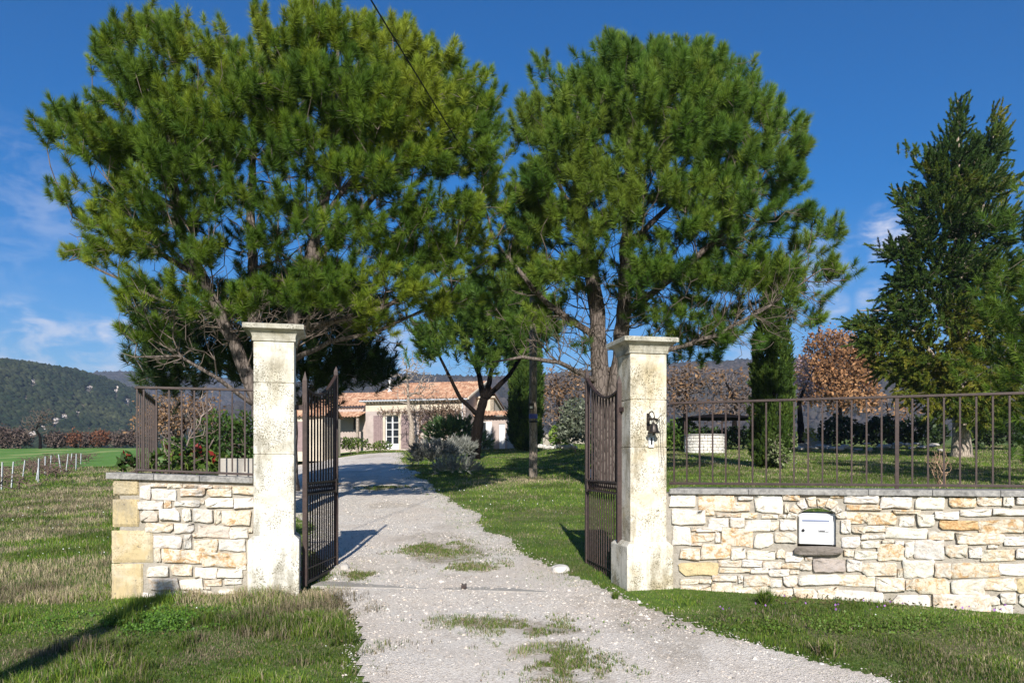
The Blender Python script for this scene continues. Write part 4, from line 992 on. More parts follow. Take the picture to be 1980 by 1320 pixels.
# --- big left pine: three stems from one stool behind the left pillar
LY = 14.0; base = gat((540-CX)/F*LY, LY); bz = base[2]-.2
st1 = pxstem([(520, 950), (500, 780), (452, 660), (395, 545), (352, 450), (335, 350), (318, 230), (300, 120)], [.16, .14, .115, .10, .085, .065, .045, .02], LY)
st2 = pxstem([(540, 950, 14.2), (520, 760, 14.4), (492, 640, 14.6), (490, 520, 14.8), (484, 400, 15), (492, 260, 15.2), (512, 60, 15.3)], [.15, .135, .11, .095, .075, .05, .02], LY)
st3 = pxstem([(560, 950, 13.9), (556, 750, 13.9), (568, 610, 13.8), (592, 520, 13.8), (622, 420, 13.9), (640, 330, 14), (650, 200, 14), (655, 60, 14)], [.17, .145, .125, .105, .085, .07, .045, .02], LY)
lim = [pxstem([(600, 510, 13.8), (690, 420, 13.6), (760, 330, 13.5), (800, 180, 13.5)], [.07, .055, .04, .015], LY), pxstem([(575, 640, 13.8), (650, 620, 13.4), (740, 595, 13.2), (850, 540, 13.2), (900, 430, 13.3)], [.06, .05, .04, .028, .012], LY),
       pxstem([(560, 700, 13.9), (640, 660, 13.6), (720, 645, 13.5), (850, 585, 13.8)], [.05, .042, .034, .014], LY), pxstem([(395, 545), (310, 490, 13.6), (220, 450, 13.4), (140, 420, 13.4)], [.055, .045, .03, .012], LY),
       pxstem([(430, 610), (330, 590, 14.2), (230, 540, 14.4), (150, 500, 14.4)], [.05, .04, .026, .012], LY), pxstem([(352, 450), (260, 350, 14.3), (180, 270, 14.4), (120, 215, 14.5)], [.055, .045, .03, .012], LY),
       pxstem([(500, 790), (420, 730, 13.5), (350, 690, 13.2), (260, 690, 13)], [.045, .035, .024, .01], LY), pxstem([(622, 420, 13.9), (720, 300, 14.4), (850, 230, 14.8), (930, 200, 15)], [.05, .04, .03, .012], LY)]
Ll = [(225, 95, 58, 75), (300, 85, 60, 70), (350, 90, 45, 65), (280, 180, 95, 80), (150, 255, 72, 45), (115, 215, 36, 34), (210, 300, 90, 60), (290, 280, 50, 50), (125, 385, 38, 40), (190, 400, 80, 60), (165, 490, 50, 40), (240, 480, 80, 55),
      (300, 330, 95, 80), (340, 250, 80, 90), (330, 420, 90, 60), (425, 110, 55, 70), (480, 190, 85, 90), (505, 50, 42, 48), (560, 110, 70, 70), (420, 270, 70, 80), (440, 380, 70, 60), (600, 55, 60, 62), (655, 60, 55, 65), (610, 180, 95, 90), (700, 110, 70, 80), (770, 85, 60, 62),
      (840, 130, 60, 60), (720, 230, 100, 90), (790, 190, 80, 90), (860, 210, 75, 80), (925, 190, 48, 70), (900, 290, 80, 80), (940, 240, 38, 70), (800, 310, 95, 70), (690, 350, 100, 70), (580, 300, 90, 80), (540, 400, 70, 60), (640, 450, 90, 60), (740, 430, 90, 60), (820, 420, 70, 55), (955, 370, 40, 75), (900, 400, 55, 55),
      (700, 520, 70, 45, 22), (620, 530, 60, 45, 26), (800, 510, 70, 40, 22), (390, 490, 60, 40, 20), (860, 500, 50, 45, 14), (500, 470, 60, 50, 16), (265, 560, 60, 30, 18), (165, 238, 42, 26, 34), (210, 275, 50, 30, 30), (340, 560, 90, 40, 34), (440, 600, 90, 45, 30), (650, 575, 90, 40, 40), (760, 560, 90, 45, 38), (300, 640, 60, 34, 22), (860, 590, 70, 40, 26), (540, 560, 80, 40, 22), (720, 620, 80, 30, 20)]
el = lobes_px(Ll, LY+.3, 3.6, (520, 330, 470, 400), r0, pad=13)+[fill(560, 240, 260, 130, LY+.4, 640), fill(310, 340, 120, 110, LY+.2, 160), fill(780, 280, 140, 120, LY+.6, 260), fill(620, 490, 230, 60, LY+.2, 110), fill(300, 480, 150, 60, LY+.1, 90), fill(840, 480, 120, 80, LY, 90), fill(890, 470, 80, 70, LY+.3, 50)]
bare = [(W(520, 590, 14.2), (2.2, 1.6, .7), 420), (W(400, 620, 13.9), (1.7, 1.3, .6), 240), (W(690, 620, 13.6), (1.5, 1.2, .5), 220), (W(330, 690, 13.3), (.9, .8, .35), 70), (W(780, 560, 13.7), (1.2, 1.2, .6), 90), (W(500, 430, 14.6), (3., 2, 1.4), 420), (W(300, 480, 14), (1.6, 1.2, .6), 120), (W(760, 400, 14), (1.8, 1.6, .9), 130)]
make_tree('pine_tree', 'large spreading yellow green pine with three stems behind the left pillar', (base[0], base[1], bz), [st1, st2, st3]+lim, el, 100, dens=.0165, clump=4, clump_r=.12, tip=.0042, bal=.6, upbias=1.0, thin_z=(5.0, 7.0, .65, 1.), pal=PINE_Y, bare=bare, tuft=TUFT)

# --- right pine
RY = 19.5; base = gat((1172-CX)/F*RY, RY)
s1 = pxstem([(1172, 955), (1168, 830), (1160, 720), (1155, 600), (1140, 510), (1128, 420), (1120, 300), (1118, 180)], [.34, .30, .23, .20, .17, .13, .08, .03], RY)
s2 = pxstem([(1180, 960, 19.4), (1184, 800, 19.3), (1200, 690, 19.2), (1206, 600, 19.1), (1211, 470, 19.1), (1216, 340, 19.2), (1222, 220, 19.3), (1230, 110, 19.4)], [.26, .24, .20, .18, .14, .11, .07, .02], RY)
lim = [pxstem([(1210, 605, 19.1), (1270, 560, 18.8), (1340, 505, 18.5), (1430, 420, 18.2), (1480, 330, 18.2)], [.10, .085, .07, .045, .02], RY), pxstem([(1150, 650), (1090, 610, 19), (1040, 570, 18.6), (960, 470, 18.4), (930, 380, 18.4)], [.09, .075, .06, .035, .015], RY),
       pxstem([(1165, 720), (1250, 690, 19), (1380, 650, 18.7), (1490, 590, 18.4), (1590, 520, 18.4)], [.08, .07, .055, .035, .012], RY), pxstem([(1160, 740), (1080, 700, 18.6), (1010, 690, 18.4), (950, 700, 18.4)], [.07, .055, .04, .015], RY),
       pxstem([(1211, 480, 19.1), (1290, 400, 19.6), (1360, 330, 20), (1420, 240, 20.3)], [.08, .065, .05, .02], RY), pxstem([(1205, 560, 19.1), (1300, 520, 19.9), (1400, 470, 20.6), (1500, 420, 21)], [.08, .065, .045, .02], RY), pxstem([(1130, 440), (1070, 340, 19.8), (1030, 240, 20)], [.06, .045, .018], RY),
       pxstem([(1216, 340, 19.2), (1260, 250, 18.7), (1300, 160, 18.5)], [.06, .05, .018], RY)]
Rl = [(1180, 130, 75, 58), (1245, 105, 60, 45), (1330, 105, 65, 45), (1385, 130, 40, 48), (1120, 190, 65, 60), (1050, 135, 26, 34), (1185, 85, 26, 24), (1030, 240, 52, 65), (1095, 260, 75, 60), (1200, 210, 95, 70), (1300, 180, 85, 70), (1395, 200, 50, 70), (1330, 280, 80, 75), (1230, 300, 70, 50), (1440, 190, 28, 36),
      (1400, 290, 70, 65), (1470, 215, 45, 40), (1500, 260, 50, 50), (1490, 330, 65, 65), (1545, 290, 26, 55), (1530, 360, 42, 50), (1080, 350, 80, 70), (1030, 360, 50, 75), (1160, 370, 80, 60), (1260, 380, 90, 55), (1370, 370, 85, 60), (1450, 400, 80, 55), (1060, 440, 75, 50), (1320, 450, 90, 45), (1420, 470, 80, 40), (1180, 450, 80, 45),
      (1555, 420, 26, 30, 14), (1607, 452, 24, 36, 22), (1560, 480, 40, 30, 20), (1610, 535, 32, 36, 30), (1560, 560, 50, 32, 26), (1500, 530, 60, 35, 34), (1400, 540, 80, 35, 40), (1270, 520, 80, 40, 40), (1090, 530, 70, 45, 50), (1000, 520, 45, 60, 40), (1390, 660, 100, 35, 34), (1560, 610, 50, 30, 20), (1430, 610, 60, 30, 24), (1010, 440, 36, 70, 34), (1300, 600, 80, 40, 26), (1060, 600, 60, 40, 26), (1340, 700, 60, 20, 16), (960, 600, 60, 40, 20), (1240, 560, 60, 40, 20)]
el = lobes_px(Rl, RY+.2, 4.2, (1270, 330, 330, 300), r0, pad=10)+[fill(1270, 260, 230, 150, RY+.2, 800), fill(1250, 430, 270, 80, RY+.2, 170), fill(1230, 540, 230, 70, RY, 110), fill(1060, 470, 90, 140, RY-.3, 110), fill(970, 480, 60, 90, RY-.6, 60), fill(1450, 560, 130, 70, RY-.6, 110), fill(1330, 650, 160, 45, RY-.6, 70), fill(1060, 640, 80, 50, RY-.6, 40)]
bare = [(W(1220, 600, 19.2), (3.6, 2.2, 1.1), 700), (W(1400, 620, 18.8), (2.3, 1.4, 1.0), 420), (W(1080, 650, 18.8), (1.4, 1.2, .7), 260), (W(1120, 720, 19), (.7, .7, .4), 70), (W(1250, 450, 19.4), (3.8, 2.8, 1.7), 600), (W(1500, 560, 18.5), (1.8, 1.2, .9), 220)]
make_tree('pine_tree', 'large round crowned deep green pine standing behind the bell pillar', (base[0], base[1], base[2]), [s1, s2]+lim, el, 120, dens=.0175, clump=4, clump_r=.16, tip=.0055, twigc=((.11, .085, .065), (.13, .105, .085)), bal=.6, upbias=1.0, thin_z=(6.2, 8.5, .7, 1.), pal=PINE_G, bare=bare, tuft=dict(L=.27, n=180, nl=.205, nw=.0105, a0=100, a1=16))

# --- darker conifer behind the left pine
DY = 21.0; base = gat((560-CX)/F*DY, DY)
s = pxstem([(560, 960), (556, 800), (550, 680), (545, 560)], [.2, .17, .12, .05], DY)
lim = [pxstem([(556, 800), (640, 720, 20.6), (700, 640, 20.6)], [.08, .06, .02], DY), pxstem([(556, 800), (450, 720, 20.6), (330, 640, 20.8), (270, 590, 21)], [.08, .06, .03, .01], DY)]
Dl = [(690, 610, 55, 60), (660, 690, 80, 60), (600, 640, 60, 70), (700, 720, 45, 50), (560, 560, 80, 60), (480, 600, 80, 50), (400, 640, 80, 50), (320, 640, 60, 45), (275, 600, 30, 35), (350, 710, 70, 40), (440, 700, 70, 45), (300, 690, 40, 35), (330, 740, 50, 25), (520, 700, 70, 50), (640, 560, 60, 50), (600, 740, 70, 40)]
el = lobes_px(Dl, DY, 3., (500, 640, 260, 140), r0)
make_tree('pine_tree', 'dark shaded low pine filling the gap behind the left stems', tuple(base), [s]+lim, el, 140, dens=.018, clump=4, clump_r=.25, upbias=1.0, pal=PINE_D, tuft=dict(L=.42, n=85, nl=.23, nw=.018, a0=80, a1=26))

# --- mid pine on the lawn in front of the house
g_ = G(918, 889); MY = g_[1]
s = pxstem([(916, 896), (920, 850), (928, 800), (936, 770)], [.34, .29, .24, .21], MY)
lim = [pxstem([(922, 800), (890, 770), (866, 720), (840, 670), (820, 640)], [.12, .10, .08, .05, .03], MY), pxstem([(936, 772), (925, 720), (900, 660), (890, 610)], [.16, .12, .08, .03], MY), pxstem([(938, 770), (950, 720), (970, 650), (960, 580)], [.16, .12, .08, .03], MY), pxstem([(940, 770), (985, 725), (1020, 670), (1040, 620)], [.15, .11, .07, .03], MY)]
Ml = [(900, 548, 40, 18), (1000, 552, 50, 18), (960, 545, 40, 18), (840, 640, 35, 22), (850, 665, 48, 30), (880, 600, 38, 35), (905, 580, 42, 30), (950, 590, 60, 38), (1010, 600, 55, 40), (1045, 630, 40, 32), (960, 650, 60, 40), (1000, 670, 50, 28), (920, 640, 45, 30), (945, 700, 40, 25), (1035, 590, 30, 28), (835, 690, 30, 16), (985, 560, 40, 20)]
el = lobes_px(Ml, MY, 3., (940, 640, 120, 90), r0)
make_tree('pine_tree', 'forked pine with shade-dark trunk leaning on the lawn before the house', tuple(g_), [s]+lim, el, 160, dens=.03, clump=4, clump_r=.3, upbias=1.0, pal=PINE_M, bark=M['bark_shaded'], bare=[(W(930, 710, MY), (2.2, 1.6, .9), 160)], tuft=dict(L=.6, n=80, nl=.36, nw=.034), twigc=((.07, .055, .045), (.22, .17, .14)), seg=.6)

# --- pine whose branches reach in at the right edge
EY = 17.0; base = gat((2150-CX)/F*EY, EY)
s = pxstem([(2150, 960), (2140, 700), (2130, 480), (2120, 330)], [.2, .16, .1, .03], EY)
El = [(1985, 450, 70, 55), (2080, 400, 90, 80), (1990, 560, 80, 45), (2100, 550, 110, 80), (1960, 640, 70, 40), (2060, 680, 100, 70), (1930, 690, 55, 30), (1990, 740, 70, 40), (2080, 790, 90, 60), (2000, 830, 45, 30), (2200, 500, 90, 120), (2220, 700, 90, 120), (1975, 880, 40, 25)]
el = lobes_px(El, EY, 2.2, (2110, 600, 170, 240), r0)
make_tree('pine_tree', 'bright green pine whose branches reach in at the right edge', tuple(base), [s], el, 180, dens=.011, clump=5, clump_r=.22, upbias=1.0, pal=PINE_M, tuft=dict(L=.36, n=100, nl=.2, nw=.0125, a0=80, a1=26))

# --- tall ragged conifer on the right
g_ = G(1862, 884); CY = g_[1]
s = pxstem([(1860, 892), (1858, 840), (1862, 700), (1858, 500), (1852, 330), (1852, 195)], [.50, .38, .28, .2, .1, .02], CY)
s[0][:, 1] = CY
lim = [pxstem([(1862, 700), (1800, 560), (1720, 500)], [.12, .08, .02], CY), pxstem([(1858, 560), (1900, 400), (1925, 240)], [.12, .07, .02], CY), pxstem([(1860, 760), (1790, 670), (1730, 600), (1660, 600)], [.12, .09, .06, .02], CY), pxstem([(1855, 480), (1800, 360), (1765, 300)], [.1, .06, .02], CY)]
Kl = [(1853, 228, 9, 30, 36), (1853, 200, 4, 12, 12), (1848, 258, 22, 26), (1850, 300, 45, 35), (1924, 232, 10, 26, 26), (1912, 285, 38, 40), (1790, 312, 34, 18), (1760, 290, 16, 10, 4), (1830, 350, 62, 45), (1900, 355, 55, 55), (1955, 345, 22, 14, 5), (1950, 375, 25, 12, 5), (1770, 385, 38, 18), (1742, 370, 18, 8, 4), (1820, 420, 70, 45), (1900, 440, 65, 55), (1955, 430, 24, 12, 5), (1790, 460, 40, 28), (1715, 480, 26, 16, 8), (1745, 490, 40, 24), (1820, 520, 85, 45), (1910, 540, 75, 60), (1760, 550, 50, 28),
      (1710, 575, 26, 14, 7), (1740, 600, 45, 22), (1830, 610, 100, 50), (1920, 640, 75, 60), (1680, 630, 44, 22), (1650, 625, 16, 9, 4), (1730, 660, 70, 35), (1690, 665, 40, 20), (1800, 700, 90, 45), (1890, 730, 85, 55), (1740, 715, 60, 35), (1850, 780, 80, 38), (1930, 770, 50, 50), (1780, 760, 50, 30), (1890, 810, 40, 25)]
el = lobes_px(Kl, CY, 2.6, (1840, 600, 200, 380), r0)
KP = [(.048, .092, .020), (.074, .128, .022), (.120, .168, .024), (.180, .200, .026), (.235, .225, .030)]
make_tree('cypress_tree', 'tall ragged dark conifer with pointed tips right of the columnar cypress', tuple(g_), [s]+lim, el, 200, 'spray', dens=.052, clump=3, clump_r=.16, olive=.45, pal=KP, bark=M['barkl'], tuft=dict(L=.62, n=130, nl=.135, nw=.036, a0=62, a1=14, droop=.1), upbias=.25, twigc=((.20, .16, .12), (.25, .20, .15)), seg=.6, cut=-1)

# --- columnar cypresses
def column(label, px, py, Y, top, prof, n, seed, name='columnar_cypress', pal=((.040, .075, .015), (.065, .115, .020), (.105, .160, .028))):
    r = np.random.default_rng(seed); b0 = W(px, py, Y); H = (py-top)/F*Y; e = empty(name, tuple(b0), 0, label, 'tree', None)
    b = MB(); b.tube([b0-np.array([0, 0, .2]), b0+np.array([0, 0, H*.5]), b0+np.array([0, 0, H*.95])], [.16, .1, .02], 8); under(b.build('trunk', M['bark_shaded']), e)
    t = r.random(n); a = r.uniform(0, 2*math.pi, n); hw = np.interp(t, [p[0] for p in prof], [p[1] for p in prof])/F*Y
    lump = .66+.55*fbm(a*2.4, t*11, seed); rr = hw*lump*(1-.35*r.random(n)**2)
    P = np.stack([b0[0]+np.cos(a)*rr, b0[1]+np.sin(a)*rr, b0[2]+t*H], 1); A = unit(np.stack([np.cos(a)*.35, np.sin(a)*.35, np.ones(n)], 1)+r.normal(0, .22, (n, 3)))
    pal = np.array(pal); col = pal[np.clip((fbm(a*3, t*14, seed+1)*1.5*len(pal)-.5).astype(int), 0, len(pal)-1)]*r.uniform(.7, 1.3, (n, 1))
    L = np.full(n, .22*Y/26)*r.uniform(.6, 1.4, n); V, T, cc = needles(P, A, L, 22, .10*Y/26, .035*Y/26, col, seed+2, 55, 12); under(tri_mesh('crown', V, T, M['needle'], col=cc), e); return e
g_ = G(1490, 904); CYY = g_[1]
column('slim columnar cypress with ivy at its foot right of the bell pillar', 1492, 904, g_[1], 520, [(0, 28), (.08, 38), (.35, 38), (.6, 30), (.8, 17), (.93, 6), (1, 1)], 5200, 300)
column('columnar cypress beside the white annex of the house', 1017, 870, 50.5, 610, [(0, 20), (.06, 29), (.5, 30), (.75, 24), (.92, 12), (1, 2)], 5200, 310)

# --- leafy shrubs
def shrub(name, label, blobs, pal, size, dens, seed, cat='shrub', asp=.55, mat=None, stems=6, base=None, stemcol=(.12, .09, .07), up=.4, group=None, shell=3., tips=None, kind='leaf', tuft=None):
    """blobs: [(centre3, (rx,ry,rz))]"""
    r = np.random.default_rng(seed); c0 = np.mean([b[0] for b in blobs], 0); zb = float(ground_z(c0[0], c0[1])); bs = np.array([c0[0], c0[1], zb]) if base is None else np.asarray(base, float)
    e = empty(name, tuple(bs), 0, label, cat, group); P = []; O = []
    for c, rad in blobs:
        rad = np.array(rad); n = int(dens*(rad[0]*rad[1]*rad[2])**(2/3)); p, d = ell_points(np.asarray(c), rad, n, r, shell, -.9); p = p+(fbm(p[:, :1]*3+p[:, 1:2], p[:, 2:]*3, seed)-.5)*.35*rad*d; P.append(p); O.append(d)
    P = np.concatenate(P); O = np.concatenate(O); k = P[:, 2] > zb; P, O = P[k], O[k]; n = len(P)
    pal = np.array(pal); col = pal[np.clip((fbm(P[:, 0]*2.+P[:, 1], P[:, 2]*2., seed+3)*1.6*len(pal)-.3*len(pal)+r.normal(0, .5, n)).astype(int), 0, len(pal)-1)]
    if tips is not None:
        t = r.random(n) < tips[1]*smooth((O[:, 2]+.2)/.8); col = np.where(t[:, None], np.array(tips[0]), col)
    if kind == 'leaf': V, T, cc = leaves(P, size, col, seed+1, up, asp, outward=O*.8)
    else:
        A = unit(O*.7+np.array([0, 0, up])+r.normal(0, .3, (n, 3))); V, T, cc = needles(P, A, np.full(n, tuft['L'])*r.uniform(.6, 1.3, n), tuft['n'], tuft['nl'], tuft['nw'], col, seed+1, tuft.get('a0', 50), tuft.get('a1', 12))
    under(tri_mesh('foliage', V, T, mat or M['leaf'], col=cc), e)
    tg = P[r.choice(n, min(n, 40*max(1, len(blobs))), replace=False)] if stems else np.zeros((0, 3))
    if stems:
        st = [(np.array([bs-np.array([0, 0, .1]), bs+np.array([0, 0, .15])]), [.03, .025])]
        pos, par, R, iss, _ = skeleton(st, tg, seed+5, .1, .35, tip=.005); V, T, cc = tubes(pos, par, R, par >= 0, lambda i: np.tile(np.array(stemcol), (len(i), 1)), 4); under(tri_mesh('stems', V, T, M['twig'], col=cc), e)
    return e
LG = [(.030, .062, .012), (.055, .105, .018), (.095, .155, .026)]
def pb(px, py, rx, ry, Y, ry_d=None): k = Y/F; return (W(px, py, Y), (rx*k, (ry_d or (rx+ry)/2)*k, ry*k))
shrub('photinia_shrub', 'low photinia with red young leaves behind the left wall coping', [pb(255, 895, 30, 26, 8.4), pb(330, 893, 45, 30, 8.2), pb(385, 893, 40, 30, 8.2), pb(430, 900, 28, 24, 8.1)], [(.030, .060, .012), (.060, .110, .018), (.110, .150, .030), (.10, .045, .02)], .085, 3600, 401, tips=((.24, .025, .02), .10), stems=8)
shrub('laurel_shrub', 'glossy dark green laurel against the left pillar behind the fence', [pb(440, 862, 50, 50, 9.4), pb(385, 876, 44, 38, 9.2), pb(470, 850, 30, 55, 9.4), pb(350, 868, 36, 28, 9.6), pb(420, 830, 40, 36, 9.6)], LG, .055, 8200, 402)
shrub('laurel_shrub', 'round yellow green laurel right of the wooden pole', [pb(1083, 842, 24, 24, 44)], [(.07, .13, .02), (.12, .20, .03), (.17, .25, .04)], .22, 700, 403)
shrub('olive_tree', 'grey green olive left of the right gate leaf', [pb(1112, 800, 32, 34, 42), pb(1125, 835, 34, 34, 42), pb(1100, 830, 26, 30, 42)], [(.085, .105, .065), (.13, .15, .10), (.18, .20, .14)], .20, 750, 404, cat='tree')
shrub('laurel_shrub', 'broad green laurel behind the white stone well', [pb(1318, 840, 42, 32, 44), pb(1300, 850, 40, 28, 44)], LG, .22, 800, 405)
shrub('hedge_shrub', 'dark evergreen bush under the thin garden canopy', [pb(1420, 848, 42, 26, 46), pb(1375, 845, 30, 22, 47)], [(.018, .036, .010), (.030, .055, .014), (.05, .085, .02)], .22, 800, 406)
for i, (px, w, lab) in enumerate([(1625, 42, 'leftmost dark evergreen hedge bush behind the rockery'), (1705, 48, 'middle dark evergreen hedge bush behind the rockery'), (1785, 48, 'dark evergreen hedge bush left of the pale conifer trunk'), (1925, 55, 'dark evergreen hedge bush right of the pale conifer trunk')]):
    shrub('hedge_shrub', lab, [pb(px, 836, w, 34, 45)], [(.014, .026, .009), (.022, .040, .012), (.035, .06, .016)], .25, 800, 410+i, group='dark hedge bushes behind the rockery')
shrub('yellow_shrub', 'small yellow green bush between cypress and rockery', [pb(1566, 842, 16, 16, 40)], [(.12, .14, .02), (.18, .19, .03)], .16, 700, 416)
shrub('ivy_bush', 'pale ivy bush wrapping the foot of the slim cypress', [pb(1522, 850, 22, 26, CYY-.3), pb(1508, 882, 26, 20, CYY-.9), pb(1500, 862, 16, 28, CYY-.9)], [(.09, .13, .035), (.16, .20, .08), (.24, .28, .14)], .11, 1500, 417, stemcol=(.28, .22, .20), stems=14)
LAV = [(.16, .165, .145), (.24, .245, .215), (.34, .345, .305)]
lv = dict(L=.22, n=16, nl=.14, nw=.02, a0=40, a1=8)
g_ = G(888, 922); shrub('lavender_bush', 'front grey lavender mound at the lawn edge', [pb(890, 904, 40, 15, g_[1]+.8), pb(862, 906, 22, 12, g_[1]+.9)], LAV, .1, 900, 421, kind='n', tuft=lv, stems=0, up=.8, group='lavender mounds by the drive')
g_ = G(850, 905); shrub('lavender_bush', 'large shaded lavender mound behind the front one', [pb(842, 878, 44, 19, g_[1]+1.0), pb(820, 886, 26, 14, g_[1]+.8)], LAV, .1, 800, 422, kind='n', tuft=dict(L=.26, n=16, nl=.18, nw=.026, a0=40, a1=8), stems=0, up=.8, group='lavender mounds by the drive')
g_ = G(895, 890); shrub('lavender_bush', 'small sunlit lavender mound left of the forked pine', [pb(892, 868, 24, 13, g_[1]+.5)], LAV, .1, 900, 423, kind='n', tuft=dict(L=.3, n=16, nl=.2, nw=.03, a0=40, a1=8), stems=0, up=.8, group='lavender mounds by the drive')
shrub('juniper_shrub', 'feathery green juniper under the house window', [pb(865, 842, 40, 24, 49), pb(890, 835, 24, 20, 49), pb(925, 858, 24, 12, 48)], [(.05, .10, .03), (.09, .15, .05), (.13, .20, .08)], .2, 260, 424, kind='n', tuft=dict(L=.5, n=16, nl=.3, nw=.06, a0=45, a1=10), stems=0, up=.5)
shrub('box_hedge', 'low clipped green bush left of the french window', [pb(690, 859, 30, 14, 50.5), pb(668, 858, 20, 14, 50.5)], [(.05, .085, .015), (.085, .13, .022), (.13, .17, .03)], .16, 900, 425, group='low bushes before the house')
shrub('box_hedge', 'low clipped green bush touching the french window', [pb(735, 862, 24, 11, 50)], [(.05, .085, .015), (.085, .13, .022), (.13, .17, .03)], .16, 900, 426, group='low bushes before the house')

# --- bare and brown leaved trees of the background
BROWND = [(.16, .095, .055), (.23, .135, .07), (.30, .185, .10)]
BROWN = [(.22, .11, .052), (.29, .15, .07), (.37, .205, .10)]
def oak(label, px, py, Y, top, lobes, seed, pal=BROWN, dens=.05, name='oak_tree', leafn=5, lsize=.28, bare_n=120, bark=None, twig=((.13, .10, .085), (.22, .175, .155)), group='bare and brown oaks at the back', cat='tree', tip=.014, h0=.45, upcurve=.05):
    b0 = W(px, py, Y); r = np.random.default_rng(seed); H = (py-top)/F*Y
    stems = [(np.array([b0-np.array([0, 0, .2]), b0+np.array([0, 0, H*.25]), b0+np.array([r.normal(0, .3), 0, H*h0]), b0+np.array([r.normal(0, .5), 0, H*.8])]), [.22, .17, .11, .03])]
    els = []; bare = []
    for L in lobes:
        x, y, rx, ry = L[:4]; k = Y/F; rad = np.array([rx*k, (rx+ry)/2*k, ry*k])
        if pal is not None: els.append((W(x, y, Y), rad, None, rx*ry))
        bare.append((W(x, y, Y), rad*1.05, max(10, int(bare_n*rx*ry/2500))))
    if pal is None: els = [(W(lobes[0][0], lobes[0][1], Y), np.array([.1, .1, .1]), 1, 1)]
    return make_tree(name, label, b0, stems, els, seed, 'leaf', dens=dens, pal=pal, bare=bare, tuft=dict(n=leafn, spread=.28, size=lsize), bark=bark or M['bark_shaded'], twigc=twig, nside=3, group=group, mat=M['dry'], cat=cat, seg=.7, trunk_n=6, bal=.18, tip=tip, upcurve=upcurve)
oak('dense orange brown oak right of the slim cypress', 1625, 855, 72, 630, [(1620, 720, 62, 45), (1590, 760, 45, 40), (1650, 770, 50, 45), (1615, 670, 60, 34), (1670, 710, 36, 44), (1570, 720, 30, 40)], 501, dens=.15, lsize=.34, bare_n=260)
oak('brown oak just right of the bell pillar', 1325, 850, 56, 690, [(1320, 775, 40, 35), (1345, 740, 50, 40), (1300, 745, 35, 40)], 502, dens=.028, pal=BROWND, bare_n=560, tip=.02)
oak('twiggy brown oak left of the slim cypress', 1420, 850, 57, 690, [(1415, 750, 45, 45), (1440, 780, 36, 35), (1390, 790, 36, 30)], 503, dens=.018, pal=BROWND, bare_n=620, tip=.02)
oak('bare grey brown tree behind the dark hedge bushes', 1720, 850, 52, 760, [(1715, 790, 40, 26), (1760, 800, 40, 24)], 504, dens=.012, bare_n=260)
oak('bare twiggy thicket tree right of the pale conifer trunk', 1935, 850, 50, 760, [(1930, 800, 50, 34), (1975, 790, 40, 34)], 505, dens=.008, bare_n=280)
oak('brown leaved tree between the wooden pole and the olive', 1080, 858, 60, 705, [(1075, 790, 36, 50), (1100, 750, 34, 36), (1060, 745, 24, 36), (1120, 735, 24, 24)], 506, dens=.032, pal=BROWND, bare_n=520, tip=.02)
oak('pink blossoming tree at the right of the slim cypress', 1548, 850, 46, 680, [(1548, 725, 16, 45), (1560, 760, 14, 30)], 507, pal=[(.42, .28, .30), (.55, .40, .42)], dens=.12, lsize=.13, group=None, name='blossom_tree')
oak('brown leaved oak seen through the left fence', 345, 880, 38, 750, [(345, 800, 60, 40), (310, 825, 45, 36), (390, 810, 40, 36)], 508, dens=.07, pal=BROWND, lsize=.16, bare_n=420)
oak('grey brown bush tree left of the corner fence', 290, 872, 80, 760, [(285, 815, 30, 36), (320, 820, 30, 30)], 509, dens=.02, bare_n=220)
oak('bare brown tree behind the mailbox side hedge', 1480, 850, 62, 720, [(1270, 760, 10, 40)], 510, dens=.02, bare_n=100) if False else None
oak('bare pale tree standing against the house front', 796, 872, 49, 660, [(797, 720, 42, 48), (770, 745, 26, 36), (825, 750, 26, 36)], 511, pal=None, bare_n=300, tip=.014, upcurve=-.12, bark=M['barkl'], twig=((.34, .28, .23), (.36, .30, .26)), group=None, name='bare_tree', h0=.36)
# far hedge on the left beyond the green field
RB_ = [(.13, .055, .032), (.18, .075, .04)]; GB_ = [(.10, .07, .06), (.13, .095, .08)]
for i, (px, top, w, pal, lab) in enumerate([(5, 826, 20, GB_, 'dull purple brown hedge tree at the left picture edge'), (36, 828, 18, GB_, 'low purple brown hedge bush left of the bare field oak'), (108, 834, 18, GB_, 'brown hedge bush right of the bare field oak'), (146, 836, 14, RB_, 'russet hedge bush before the darker green hill foot'), (168, 840, 12, GB_, 'low brown hedge bush between two russet ones'), (194, 832, 18, RB_, 'bright russet round bush in the field hedge'), (228, 838, 16, GB_, 'greyish brown bush right of the bright russet one'), (252, 834, 18, GB_, 'brown bush nearest the left corner fence')]):
    base_y = 866-(px/260)*7
    oak(lab, px, base_y, 104+i*.5, top, [(px, (top+base_y)/2+2, w, (base_y-top)/2+2)], 520+i, pal=pal, dens=.75, lsize=.34, leafn=5, bare_n=1400, tip=.03, name='hedge_tree', group='field hedge at the left')
oak('bare spreading oak alone in the field hedge', 78, 866, 103, 785, [(74, 815, 28, 24), (90, 805, 18, 18), (60, 830, 16, 16)], 531, pal=None, bare_n=900, tip=.03, name='bare_tree', group=None, twig=((.11, .085, .07), (.15, .12, .10)))
